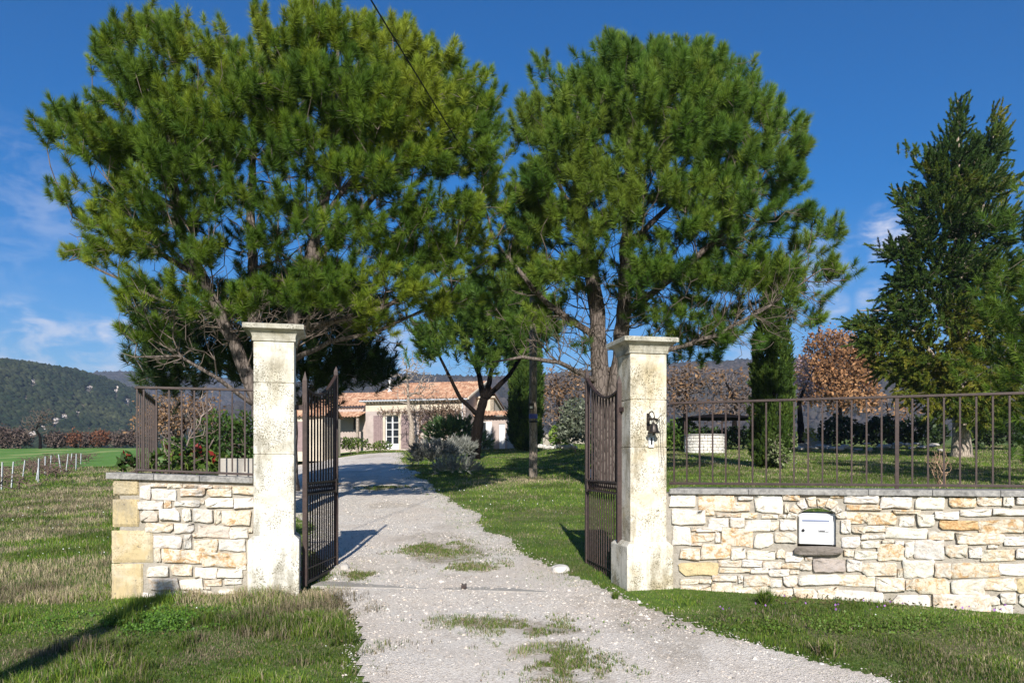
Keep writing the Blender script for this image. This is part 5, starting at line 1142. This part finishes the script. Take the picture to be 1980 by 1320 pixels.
# bare shrub behind the right fence and a sapling behind the left fence
def twiggy(label, px, py, Y, lob, seed, col, n, name='bare_shrub'):
    b0 = W(px, py, Y); r = np.random.default_rng(seed); e = empty(name, tuple(b0), 0, label, 'shrub'); tg = np.concatenate([ell_points(W(x, y, Y), (rx/F*Y, rx/F*Y, ry/F*Y), n, r, 2)[0] for x, y, rx, ry in lob])
    st = [(np.array([b0+np.array([r.normal(0, .08), r.normal(0, .08), -.1]), b0+np.array([r.normal(0, .12), r.normal(0, .12), .25])]), [.016, .012]) for _ in range(7)]
    pos, par, R, iss, _ = skeleton(st, tg, seed+1, .5, .2, tip=.004, upcurve=-.05); V, T, cc = tubes(pos, par, R, par >= 0, lambda i: np.array(col)*r.uniform(.7, 1.3, (len(i), 1)), 4); under(tri_mesh('stems', V, T, M['twig'], col=cc), e)
    return e
g_ = G(1818, 931); twiggy('small bare tan shrub on the lawn behind the right fence', 1818, 936, g_[1]*.9, [(1812, 885, 26, 20), (1820, 905, 20, 20)], 541, (.30, .20, .13), 120)
twiggy('pale bare sapling leaning behind the left fence', 352, 915, 9.0, [(385, 830, 36, 60), (330, 850, 30, 40), (400, 770, 14, 30)], 542, (.24, .19, .16), 22)
g_ = G(1410, 918); shrub('weed_clump', 'tall green weed clump on the lawn behind the first fence bars', [pb(1403, 898, 14, 14, 21)], [(.03, .07, .015), (.05, .1, .02)], .14, 260, 543, asp=.2, stems=0)
for i, (px, py, w, h, lab) in enumerate([(1480, 1168, 26, 18, 'round dark green tussock at the foot of the rubble wall'), (1600, 1268, 46, 20, 'sprawling pale green tussock on the right verge'), (1190, 1160, 10, 9, 'small green tussock beside the bell pillar foot'), (1962, 1168, 14, 26, 'dry weed stalks at the wall foot near the right edge')]):
    p = G(px, py); r = np.random.default_rng(550+i); n = 420 if i != 3 else 60; k = p[1]/F; a = r.uniform(0, 6.28, n); q = r.random(n)**.5
    P = np.stack([p[0]+np.cos(a)*q*w*k*.45, p[1]+np.sin(a)*q*w*k*.45, np.zeros(n)], 1); P[:, 2] = ground_z(P[:, 0], P[:, 1])
    col = np.where(r.random((n, 1)) < (.3 if i == 1 else .08 if i != 3 else .8), STRAW[r.integers(0, 4, n)], GREEN[r.integers(0, 4, n)]*.85)*r.uniform(.7, 1.3, (n, 1))
    V, T, cc = blades(P, h*2*k*r.uniform(.5, 1.1, n), .005*r.uniform(.7, 1.4, n), col, 560+i, 1.3 if i < 2 else .7); e = tri_mesh('grass_tussock', V, T, M['grass'], col=cc); tag(e, lab, 'grass tussock')
# flowers
def flowers(name, label, n, rects, size, col, seed, h):
    r = np.random.default_rng(seed); P = []
    for (x0, y0, x1, y1, k) in rects:
        for _ in range(k): p = G(r.uniform(x0, x1), r.uniform(y0, y1)); P.append(p+np.array([0, 0, h*r.uniform(.6, 1.3)]))
    P = np.array(P); V, T, cc = leaves(P, size*np.clip(P[:, 1:2]/7, .8, 3)*np.ones((len(P), 1)), np.tile(np.array(col), (len(P), 1)), seed, 1.5, .9); tag(tri_mesh(name, V, T, M['leaf'], col=cc), label, 'flowers', kind='stuff')
flowers('white_flowers', 'tiny white wild flowers scattered over the grass', 0, [(0, 960, 210, 1090, 80), (180, 1160, 400, 1220, 26), (830, 940, 1100, 1000, 30), (1300, 880, 1560, 900, 90), (600, 1240, 690, 1300, 5), (1250, 1150, 1900, 1250, 8)], .011, (.75, .75, .72), 571, .06)
def litter():
    r = np.random.default_rng(575); X, Y, _ = scatter(2600, -.6, .85, 4.2, 34, 1.7, 576); k = fbm(X*1.3, Y*1.3, 577) > .5; X, Y = X[k], Y[k]
    ok = ~((Y > wall_front_y(X)) & (Y < wall_front_y(X)+.5)); X, Y = X[ok], Y[ok]; n = len(X); P = np.stack([X, Y, ground_z(X, Y)+.02+.015*r.random(n)], 1)
    pal = np.array([(.22, .13, .07), (.30, .20, .11), (.16, .10, .06)]); V, T, cc = leaves(P, .030*np.clip(Y/9, .8, 1.8)[:, None], pal[r.integers(0, 3, n)], 578, 0, .5); V[:, 2] = np.repeat(P[:, 2], 4)+(V[:, 2]-np.repeat(P[:, 2], 4))*.3
    tag(tri_mesh('fallen_leaves', V, T, M['dry'], col=cc), 'brown fallen leaves scattered over grass and gravel', 'fallen leaves', kind='stuff')
litter()
def clover(px, py, a, b, n, seed, label, col):
    c = G(px, py); r = np.random.default_rng(seed); q = r.normal(0, .5, (n, 2)); x = c[0]+q[:, 0]*a; y = c[1]+q[:, 1]*b; k = (fbm(x*5, y*5, seed) > .42) & (y < wall_front_y(x)-.03); x, y = x[k], y[k]
    P = np.stack([x, y, ground_z(x, y)+.015+.03*r.random(len(x))], 1); V, T, cc = leaves(P, np.full((len(x), 1), .018), np.array(col)[r.integers(0, len(col), len(x))], seed, 1.6, .85); tag(tri_mesh('clover_patch', V, T, M['leaf'], col=cc), label, 'clover', kind='stuff')
clover(280, 1205, .7, .35, 5200, 591, 'low leafy green clover before the yellow corner blocks', [(.07, .15, .02), (.10, .19, .025), (.05, .11, .02)])
clover(1650, 1215, 1.5, .28, 4200, 592, 'low leafy green clover along the right verge', [(.075, .14, .02), (.105, .17, .028), (.10, .12, .03)])
flowers('purple_flowers', 'small purple wild flowers at the foot of the right wall', 0, [(1450, 1160, 1560, 1180, 8), (1600, 1172, 1960, 1190, 34), (1380, 1180, 1420, 1200, 3)], .022, (.28, .13, .38), 572, .05)
flowers('weed_leaves', 'dark reddish weeds along the foot of the right wall', 0, [(1500, 1150, 1700, 1172, 160), (1700, 1160, 1900, 1180, 120)], .022, (.10, .085, .035), 573, .03)
# ------------------------------------------------------------------ house
HA = math.radians(-14); hu = np.array([math.cos(HA), math.sin(HA)]); hb = np.array([-math.sin(HA), math.cos(HA)])
HR = np.array([(900-CX)/F*53, 53.0]); hz0 = EYE+(HY-868.5)/F*53
ho = empty('house', (HR[0], HR[1], hz0), HA, 'low cream farmhouse with an orange tiled roof and white windows', 'house')
def H_(px, py, y=0):
    """photo pixel -> local house coords on the plane y"""
    k = (px-CX)/F; o = HR+hb*y; t = (k*o[1]-o[0])/(hu[0]-k*hu[1]); Yw = o[1]+hu[1]*t; return t, EYE+(HY-py)/F*Yw-hz0
xl, _ = H_(707, 800); EV = 3.42; RIDGE = 5.15; DEP = 9.6
b = MB()
def wall_with_holes(b, x0, x1, z0, z1, holes, y0, th):
    """front wall in the x-z plane with rectangular openings"""
    xs = sorted({x0, x1}|{h[0] for h in holes}|{h[1] for h in holes}); 
    for i in range(len(xs)-1):
        a, c = xs[i], xs[i+1]; hs = sorted([h for h in holes if h[0] < c-1e-6 and h[1] > a+1e-6], key=lambda h: h[2]); z = z0
        for h in hs:
            if h[2] > z: b.box(((a+c)/2, y0+th/2, (z+h[2])/2), (c-a, th, h[2]-z))
            z = h[3]
        if z < z1: b.box(((a+c)/2, y0+th/2, (z+z1)/2), (c-a, th, z1-z))
dx0, dzt = H_(745, 803); dx1, _ = H_(771, 803); wx0, wzt = H_(836, 800); wx1, wzb = H_(862, 832)
door = (dx0, dx1, .05, dzt); win = (wx0, wx1, max(.9, wzb), wzt)
ZB = max(dzt, wzt)+.26
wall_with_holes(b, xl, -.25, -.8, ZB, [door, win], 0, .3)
b.build('front_wall', M['wall_shaded'], ho)  # lower front wall coloured greyer to carry the shade of the vine
b = MB(); b.box(((xl-.25)/2, .15, (ZB+EV)/2), (-.25-xl, .3, EV-ZB)); b.build('upper_front_wall', M['wall'], ho)
b = MB(); b.tube([(xl-.3, -.40, EV-.02), (.25, -.40, EV-.02)], .06, 8); b.tube([(-.2, -.08, EV-.05), (-.2, -.08, -.6)], .045, 8); b.build('gutter', M['post'], ho)
b = MB(); b.prism([(0, 0, -.8), (0, DEP, -.8), (0, DEP, EV), (0, DEP/2, RIDGE-.06), (0, 0, EV)], (-.25, 0, 0)); b.build('gable_wall', M['wall2'], ho)
b = MB(); b.prism([(xl, .3, -.8), (xl, DEP, -.8), (xl, DEP, EV), (xl, DEP/2, RIDGE-.06), (xl, .3, EV)], (.25, 0, 0)); b.box(((xl)/2, DEP-.13, EV/2-.4), (-xl-.5, .25, EV+.8)); b.build('rear_walls', M['wall2'], ho)
def tile_roof(x0, x1, y0, z0, y1, z1, parent, name='roof', hipl=0.):
    """canal tile roof: waves across the slope and a step per course"""
    per = .23; nx = int((x1-x0)/per)*6+1; L = math.hypot(y1-y0, z1-z0); nr = max(2, int(L/.36)); r = np.random.default_rng(int(abs(x0)*100)+3)
    xs = np.linspace(x0, x1, nx); V = []; n = np.array([0, -(z1-z0)/L, (y1-y0)/L])
    rows = []
    for k in range(nr):
        rows += [(k/nr, .055), ((k+.999)/nr, .012)]
    for t, lift in rows:
        w = .045*np.cos(2*math.pi*(xs-x0)/per)+lift+r.normal(0, .006, nx)
        x = xs+hipl*t*np.clip((x1-xs)/(x1-x0), 0, 1); V.append(np.stack([x, y0+(y1-y0)*t+n[1]*w, z0+(z1-z0)*t+n[2]*w], 1))
    V = np.concatenate(V); i, j = np.meshgrid(np.arange(len(rows)-1), np.arange(nx-1), indexing='ij'); a = (i*nx+j).ravel()
    T = np.concatenate([np.stack([a, a+1, a+nx+1], 1), np.stack([a, a+nx+1, a+nx], 1)]); o = tri_mesh(name, V, T, M['tile'], parent); return o
rf_ = tile_roof(xl-.3, .25, -.35, EV+.02, DEP/2, RIDGE, ho, hipl=1.4); 
b = MB(); b.prism([(xl-.25, DEP+.3, EV), (.2, DEP+.3, EV), (.2, DEP/2, RIDGE-.05), (xl+1.1, DEP/2, RIDGE-.05)], (0, 0, .06)); b.build('rear_roof', M['tile'], ho)
b = MB(); b.prism([(.26, -.36, EV-.02), (.26, DEP/2, RIDGE+.02), (.26, DEP/2, RIDGE+.14), (.26, -.36, EV+.10)], (.10, 0, 0)); b.build('verge', M['wall'], ho)
cv = MB(); cv.tube([(xl+.9, 2.2, EV+.75), (xl+.9, 2.2, EV+1.75)], .09, 10); cv.lathe([(.2, 0), (.22, .1), (.1, .25)], (xl+.9, 2.2, EV+.75), 10); cv.lathe([(.16, 0), (.02, .12)], (xl+.9, 2.2, EV+1.78), 10); cv.build('chimney_pipe', M['white'], rf_)
# genoise cornice: two rows of round tile ends
b = MB(); n = int(-xl/.23)
for row, (yy, zz) in enumerate([(-.10, EV-.17), (-.22, EV-.05)]):
    for i in range(n+row):
        x = xl+.12+i*.23-row*.115; b.tube([(x, .05, zz), (x, yy, zz)], .085, 7)
b.build('cornice', M['wall'], ho)
def french(x0, x1, z0, z1, nz, name, solid=0.):
    y = .13; fw = .055; b = MB(); cx = (x0+x1)/2
    for a, c in ((x0, x0+fw), (x1-fw, x1), (cx-.045, cx+.045)): b.box(((a+c)/2, y, (z0+z1)/2), (c-a, .07, z1-z0))
    for z in (z0+fw/2, z1-fw/2): b.box((cx, y-.001, z), (x1-x0-2*fw-.001, .066, fw))
    zs = z0+solid; 
    if solid: b.box((cx, y-.002, z0+solid/2), (x1-x0-.02, .06, solid))
    for k in range(1, nz):
        z = zs+(z1-zs)*k/nz; b.box(((x0+cx)/2, y, z), ((x1-x0)/2-fw*1.2, .05, .035)); b.box(((x1+cx)/2, y, z), ((x1-x0)/2-fw*1.2, .05, .035))
    o = b.build(name, M['white'], ho); g = MB(); g.box((cx, y+.03, (z0+z1)/2), (x1-x0-.04, .012, z1-z0-.04)); g.build('pane', M['glass'], o); return o
french(*door, 4, 'french_window', .38); french(win[0], win[1], win[2], win[3], 2, 'window')
b = MB()
for x0, x1, zt in ((dx0-.2, dx1+.2, door[3]), (win[0]-.2, win[1]+.2, win[3])): b.box(((x0+x1)/2, -.012, zt+.13), (x1-x0, .05, .24))
for x0, x1, z0, z1 in ((dx0-.16, dx0-.003, .0, door[3]), (dx1+.003, dx1+.16, 0, door[3]), (win[0]-.16, win[0]-.003, win[2], win[3]), (win[1]+.003, win[1]+.16, win[2], win[3])): b.box(((x0+x1)/2, -.010, (z0+z1)/2), (x1-x0, .05, z1-z0))
b.box(((win[0]+win[1])/2, -.03, win[2]-.06), (win[1]-win[0]+.3, .1, .1)); b.build('stone_surround', M['wall'], ho)
def shutter(x0, x1, z0, z1):
    b = MB(); n = 5; w = (x1-x0)/n
    for i in range(n): b.box((x0+w*(i+.5), -.035, (z0+z1)/2), (w-.012, .035, z1-z0))
    b.box(((x0+x1)/2, -.06, z0+.3), (x1-x0, .02, .09)); b.box(((x0+x1)/2, -.06, z1-.3), (x1-x0, .02, .09)); b.build('shutter', M['shutter'], ho)
w_ = (dx1-dx0)*.52
shutter(dx0-.2-w_*1.3, dx0-.2, .1, door[3]+.0); shutter(dx1+.2, dx1+.2+w_*1.35, .1, door[3]); shutter(win[0]-.2-w_*1.1, win[0]-.2, win[2], win[3]); shutter(win[1]+.2, win[1]+.2+w_*1.1, win[2], win[3])
# left wing
xw = H_(598, 800, .9)[0]
lx0, lzt = H_(683, 808, .9); lx1, lzb = H_(694, 830, .9)
b = MB(); wall_with_holes(b, xw, xl-.02, -1, 3.1, [(lx0, lx1, lzb, lzt)], .9, .3); b.box((xl-.12, 5, 1.05), (.2, 7.6, 4.1)); b.build('wing_wall', M['wall2'], ho)
g = MB(); g.box(((lx0+lx1)/2, 1.1, (lzb+lzt)/2), (lx1-lx0, .03, lzt-lzb)); g.build('wing_pane', M['glass'], ho)
tile_roof(xw, xl-.02, .55, 3.12, 5.2, 4.55, ho, 'wing_roof')
tile_roof(H_(640, 800)[0], H_(702, 800)[0], -.9, 2.25, .9, 2.75, ho, 'porch_roof')
b = MB(); x = H_(703, 800)[0]; b.box((x-.1, -.75, .7), (.16, .16, 3.0)); x = H_(645, 800)[0]; b.box((x, -.75, .7), (.16, .16, 3.0)); b.build('porch_post', M['barkl'], ho)
# annex on the right
AY = 2.3
b = MB(); ax1 = 2.35; wall_with_holes(b, .02, ax1, -.6, 2.35, [(.12, .82, .02, 2.05), (1.75, 2.2, .02, 1.85)], AY, .25); b.box((ax1-.125, AY+2.4, .87), (.25, 4.3, 2.95)); b.build('annex_wall', M['wall2'], ho)
b = MB(); b.box((.64, AY+.53, 3.02), (1.24, .3, 1.3)); b.prism([(1.26, AY+.38, 2.37), (1.26, AY+3.4, 2.37), (1.26, AY+3.4, 2.6), (1.26, AY+.38, 3.67)], (-.25, 0, 0)); b.build('annex_upper_wall', M['wall'], ho)
b = MB(); b.prism([(1.40, AY+.2, 3.72), (1.40, AY+3.6, 2.55), (1.40, AY+3.6, 2.66), (1.40, AY+.2, 3.83)], (-1.38, 0, 0)); b.build('annex_roof', M['wall'], ho)
tile_roof(.0, ax1+.15, AY-.55, 2.36, AY+.36, 2.78, ho, 'annex_canopy')
b = MB()
for x0, x1 in ((.12, .47), (.47, .82)):
    b.box((x0+.025, AY+.12, 1.03), (.05, .06, 2.0)); b.box((x1-.025, AY+.12, 1.03), (.05, .06, 2.0)); b.box(((x0+x1)/2, AY+.12, .06), (x1-x0, .05, .08)); b.box(((x0+x1)/2, AY+.12, 2.0), (x1-x0, .05, .08))
o = b.build('sliding_door', M['white'], ho); g = MB(); g.box((.47, AY+.16, 1.03), (.66, .015, 1.9)); g.build('pane', M['glass'], o)
b = MB(); b.box((1.05, AY-.03, 1.0), (.40, .05, 2.0)); b.build('white_shutter', M['white'], ho); b = MB(); b.box((1.975, AY+.1, .93), (.44, .05, 1.82)); b.build('side_door', M['white'], ho)
# bare climbing vine along the front
def hw(x, y, z): p = HR+hu*x+hb*y; return np.array([p[0], p[1], hz0+z])
r = np.random.default_rng(601); vt = [hw(x, -.12-r.random()*.25, z) for x, z in zip(r.uniform(xl+1.0, -.4, 620), 2.62+r.normal(0, .16, 620))]+[hw(x, -.25-abs(r.normal(0, .35)), z) for x, z in zip(r.normal(-1.5, .8, 1100), r.normal(2.3, .6, 1100))]+[hw(x, -.15, z) for x, z in zip(r.uniform(-4.3, -2.4, 90), r.uniform(.3, 2.5, 90))]
xb = H_(812, 860)[0]
st = [(np.array([hw(xb, -.2, -.2), hw(xb+.05, -.15, 1.5), hw(xb+.1, -.15, 2.6)]), [.05, .045, .035]), (np.array([hw(xb+.1, -.15, 2.6), hw(-1.6, -.2, 2.65), hw(-.4, -.2, 2.6)]), [.03, .025, .01]), (np.array([hw(xb+.1, -.15, 2.6), hw(-4.8, -.15, 2.65), hw(xl+.9, -.15, 2.6)]), [.03, .025, .01])]
ve = empty('climbing_vine', tuple(hw(xb, -.2, 0)), 0, 'bare brown climbing vine tangled over the house front', 'vine')
pos, par, R, iss, _ = skeleton(st, np.array(vt), 602, .15, .3, tip=.016); V, T, cc = tubes(pos, par, R, par >= 0, lambda i: np.array((.20, .135, .095))*r.uniform(.6, 1.3, (len(i), 1)), 3); under(tri_mesh('stems', V, T, M['twig'], col=cc), ve)
# small outbuilding glimpsed between left pillar and gate leaf
og = W(575, 872, 47); sh = empty('outbuilding', tuple(og), math.radians(-8), 'low cream outbuilding with tiled roof between pillar and gate leaf', 'shed')
b = MB(); b.box((0, 1.5, .75), (3.2, 3, 2.7)); b.build('wall', M['wall'], sh); tile_roof(-1.8, 1.8, -.3, 2.05, 1.6, 2.95, sh); b = MB(); b.prism([(-1.7, 3.3, 2.1), (1.7, 3.3, 2.1), (1.7, 1.6, 2.93), (-1.7, 1.6, 2.93)], (0, 0, .05)); b.build('rear_roof', M['tile'], sh)
b = MB(); b.box((.2, -.01, .9), (.8, .05, 1.8)); b.build('door', M['shutter'], sh)

# ------------------------------------------------------------------ poles and cable
def pole(base, H, label, fit=False):
    e = empty('utility_pole', tuple(base), 0, label, 'pole'); b = MB(); zs = np.linspace(-.4, H, 12); r = np.random.default_rng(int(base[1]*7)+50)
    b.tube([(r.normal(0, .006), r.normal(0, .006), z) for z in zs], [.135-.03*(i/11) for i in range(12)], 12); b.build('shaft', M['pole'], e, smooth_=True)
    b = MB(); b.tube([(0, -.09, H-.25), (0, -.16, H-.2)], .012, 6); b.lathe([(.03, 0), (.04, .03), (.02, .07)], (0, -.17, H-.22), 10); b.build('insulator', M['plate'], e)
    if fit:
        b = MB(); b.lathe([(.13, -.03), (.142, -.02), (.142, .02), (.13, .03)], (0, 0, 1.78), 14); b.build('dark_band', M['dark'], e)
        b = MB(); b.box((-.06, -.15, 2.26), (.16, .10, .20)); o = b.build('lamp_box', M['dark'], e, bevel=.01); b = MB(); b.box((-.07, -.21, 2.22), (.09, .03, .07)); b.build('lens', M['white'], o)
        b = MB(); b.tube([(0, 0, 1.88), (0, 0, 2.02)], .137, 14); b.build('blue_label', M['blue'], e)
    return e
pb_ = G(1031, 924); ptop = 7.15
pole(pb_, ptop, 'grey wooden utility pole with lamp box on the lawn', True)
B2 = gat(-2.98, -3.2); H2 = 5.75
pole(B2, H2, 'wooden utility pole behind the camera that shades the verge')
A_ = pb_+np.array([0, -.17, ptop-.18]); Bc = B2+np.array([0, -.17, H2-.18]); q = []
for i in range(41):
    t = i/40; p = A_*(1-t)+Bc*t; p[2] -= .55*4*t*(1-t)*.5; q.append(p)
b = MB(); b.tube(q, .0095, 6); tag(b.build('overhead_cable', M['cable']), 'thin black cable slanting down in front of the pine crowns', 'cable')

# ------------------------------------------------------------------ garden things
# white dry stone well
wg = G(1362, 876); we = empty('garden_well', tuple(wg), 0, 'round white stone well with a dark rim on the lawn', 'well'); wr = 36/F*wg[1]; wh = 34/F*wg[1]
v, t, c = [], [], []; r = np.random.default_rng(70); rows = 6
for k in range(rows):
    a = r.uniform(0, .5); z0 = wh*k/rows-.02; z1 = wh*(k+1)/rows-.035
    while a < 6.28+.3:
        w = r.uniform(.16, .36); a0, a1 = a, a+w-.02
        def to3(px, py, off, a0=a0): return np.array([(wr+off*1.2)*math.cos(px), (wr+off*1.2)*math.sin(px), py])
        stone_mesh(v, t, c, a0, z0, a1, z1, (.66, .64, .60, .1), to3, r, proud=.03, n=10); a += w
o = tri_mesh('stone_courses', v, t, M['rubble'], we, col=np.array(c))
b = MB(); b.lathe([(wr-.02, -.2), (wr-.02, wh-.02), (wr-.3, wh-.02), (wr-.3, .3)], (0, 0, 0), 24); b.build('core', M['mortar'], we)
b = MB(); b.lathe([(wr-.35, wh-.015), (wr+.07, wh-.015), (wr+.07, wh+.06), (wr-.35, wh+.06)], (0, 0, 0), 28); b.build('rim', M['coping'], we)
# thin canopy
gy = wg[1]+3.5; ce = empty('garden_canopy', tuple(W(1385, 872, gy)), 0, 'thin flat dark canopy on slim posts behind the well', 'canopy'); k = gy/F
b = MB(); b.add([(-78*k, -1.6, 62*k), (72*k, -1.6, 62*k), (72*k, 1.6, 62*k), (-78*k, 1.6, 62*k), (-10*k, 0, 72*k), (20*k, 0, 72*k)], [(0, 1, 5, 4), (1, 2, 5), (2, 3, 4, 5), (3, 0, 4), (3, 2, 1, 0)]); b.build('roof_sheet', M['bark_shaded'], ce)
for x in (-18, 0, 60, -70):
    b = MB(); b.tube([(x*k, -1.2, -.3), (x*k, -1.2, 64*k)], .045, 8); b.build('post', M['iron'], ce)
# stone trough behind the left wall
te = W(466, 903, 7.95); tz = float(ground_z(te[0], te[1])); b = MB(); b.rings([(.20, tz-te[2]), (.20, .09), (.17, .09), (.17, .02), (.165, .02)]); o = b.build('stone_planter', M['concrete'], bevel=.008); o.location = tuple(te); o.scale = (.85, .8, 1); tag(o, 'weathered stone planter beside the left pillar behind the fence', 'planter')
# loose rocks
def rock(px, py, w, h, label, seed, col=(.60, .565, .52), Y=None, group=None, name='rock'):
    p = G(px, py) if Y is None else W(px, py, Y); k = p[1]/F; r = np.random.default_rng(seed); bm = bmesh.new(); bmesh.ops.create_icosphere(bm, subdivisions=3, radius=1)
    sc = np.array([w*k/2, (w+h)*k/3, h*k*.62]); ph = r.uniform(0, 9, 3)
    for vv in bm.verts:
        q = np.array(vv.co); q = np.sign(q)*np.abs(q)**.8; f = .72+.5*float(fbm(q[0]*1.6+ph[0]+q[2], q[1]*1.6+ph[1]-q[2], seed, 3)); vv.co = Vector(q*f*sc)
    me = bpy.data.meshes.new(name); bm.to_mesh(me); bm.free(); n = len(me.vertices); at = me.color_attributes.new('Col', 'FLOAT_COLOR', 'POINT'); at.data.foreach_set('color', np.tile(np.array([*col, 1], np.float32), n)); me.materials.append(M['rock'])
    o = bpy.data.objects.new(name, me); C.objects.link(o); o.location = (p[0], p[1], p[2]+h*k*.25); o.rotation_euler = (0, 0, r.uniform(-.4, .4)); tag(o, label, 'rock', group); return o
rock(1083, 1106, 36, 17, 'flat white rock on the grass before the right gate leaf', 701)
rock(665, 1101, 20, 15, 'grey stone propping the left gate leaf open', 702, (.42, .39, .36))
rock(1235, 1166, 8, 6, 'small white stone by the foot of the bell pillar', 703); rock(1588, 1288, 10, 7, 'small white stone at the edge of the right verge', 704)
r = np.random.default_rng(71)
for i in range(26):
    px = 1542+i*11+r.uniform(-4, 4); py = 868+r.uniform(-10, 6)+(i % 3)*2
    rock(px, py, r.uniform(9, 20), r.uniform(3, 8), 'flat grey rock of the shaded rockery behind the right fence', 720+i, (.42, .39, .36), Y=41+r.uniform(-.5, 1.5), group='rockery stones under the dark hedge')
for i in range(12):
    rock(1044+i*6+r.uniform(-2, 2), 866+r.uniform(-2, 2), r.uniform(9, 14), r.uniform(5, 8), 'pale stone of the low border before the olive', 760+i, (.55, .52, .48), Y=44+r.uniform(-.3, .3), group='pale border stones before the olive')
# low garden wall at the back
b = MB(); p0, p1 = W(1540, 848, 48), W(1606, 848, 48); b.bar(p0+np.array([0, 0, -.3]), p1+np.array([0, 0, -.3]), .4, 1.3); o = b.build('garden_wall', M['mortar'], bevel=.03); tag(o, 'low grey garden wall behind the yellow green bush', 'wall')
b = MB(); b.bar(W(1120, 1000, 3)*0+W(1050, 852, 62)-np.array([0, 0, .4]), W(1130, 846, 62)-np.array([0, 0, .4]), .4, 1.8); tag(b.build('garden_wall', M['mortar'], bevel=.03), 'grey garden wall behind the round yellow green laurel', 'wall')
# dry vines and posts of the vineyard on the left
PST = [(3, 950, 893), (22, 945, 892), (44, 925, 889), (70, 930, 887), (74, 933, 886), (87, 919, 882), (97, 907, 880), (118, 912, 878), (128, 911, 877), (136, 900, 876), (147, 910, 877), (156, 898, 876)]
PLAB = ['leftmost', 'second from left', 'third from left', 'leaning post of a close pair, fourth from left', 'upright post of a close pair, fifth from left', 'sixth from left', 'seventh from left', 'eighth from left and leaning left', 'ninth from left', 'tenth from left', 'eleventh from left', 'rightmost']
src = None; VB = []
for i, (px, py, top) in enumerate(PST):
    p = G(px, py); h = (py-top)/F*p[1]; VB.append(p)
    if src is None:
        b = MB(); b.box((0, 0, .45), (.035, .045, 1.1)); b.box((.016, 0, .45), (.006, .06, 1.1)); o = src = b.build('vine_post', M['post'])
    else: o = src.copy(); C.objects.link(o)
    o.location = tuple(p); o.scale = (1.15, 1.15, h); lean = [0.03, .08, .12, .16, .02, .02, .08, -.14, .12, .14, .02, .04][i]; o.rotation_euler = (0, lean, 0)
    tag(o, 'pale metal vineyard post, '+PLAB[i], 'post', 'vineyard posts at the left')
r = np.random.default_rng(81); kk = 0
for i in range(34):
    px = r.uniform(-10, 175); py = np.interp(px, [0, 160], [958, 908])+r.uniform(-34, 3); p = G(px, max(py, 893)); tg = p+np.stack([r.normal(0, .45, 40), r.normal(0, .45, 40), r.uniform(.2, .75, 40)], 1)
    pos, par, R, iss, _ = skeleton([(np.array([p-np.array([0, 0, .1]), p+np.array([0, 0, .4])]), [.045, .04])], tg, 800+i, .1, .3, tip=.012); V, T, cc = tubes(pos, par, R, par >= 0, lambda q: np.array((.13, .09, .07))*r.uniform(.7, 1.4, (len(q), 1)), 4)
    e = empty('grape_vine', tuple(p), 0, 'leafless brown grape vine among the pale vineyard posts', 'vine', 'leafless grape vines at the left'); under(tri_mesh('stems', V, T, M['twig'], col=cc), e)

# ------------------------------------------------------------------ air
def haze():
    b = MB(); b.box((0, 1180, 128), (3200, 2480, 284)); m = bpy.data.materials.new('thin_air'); m.use_nodes = True; nt = m.node_tree; nt.nodes.clear()
    o = nt.nodes.new('ShaderNodeOutputMaterial'); v = nt.nodes.new('ShaderNodeVolumePrincipled'); v.inputs['Color'].default_value = (.62, .76, 1, 1); v.inputs['Density'].default_value = HAZE; v.inputs['Anisotropy'].default_value = .2
    nt.links.new(v.outputs[0], o.inputs['Volume']); h = b.build('haze', m); tag(h, kind='stuff', label='thin blue air over the whole valley', cat='haze')
HAZE = .00026
haze()
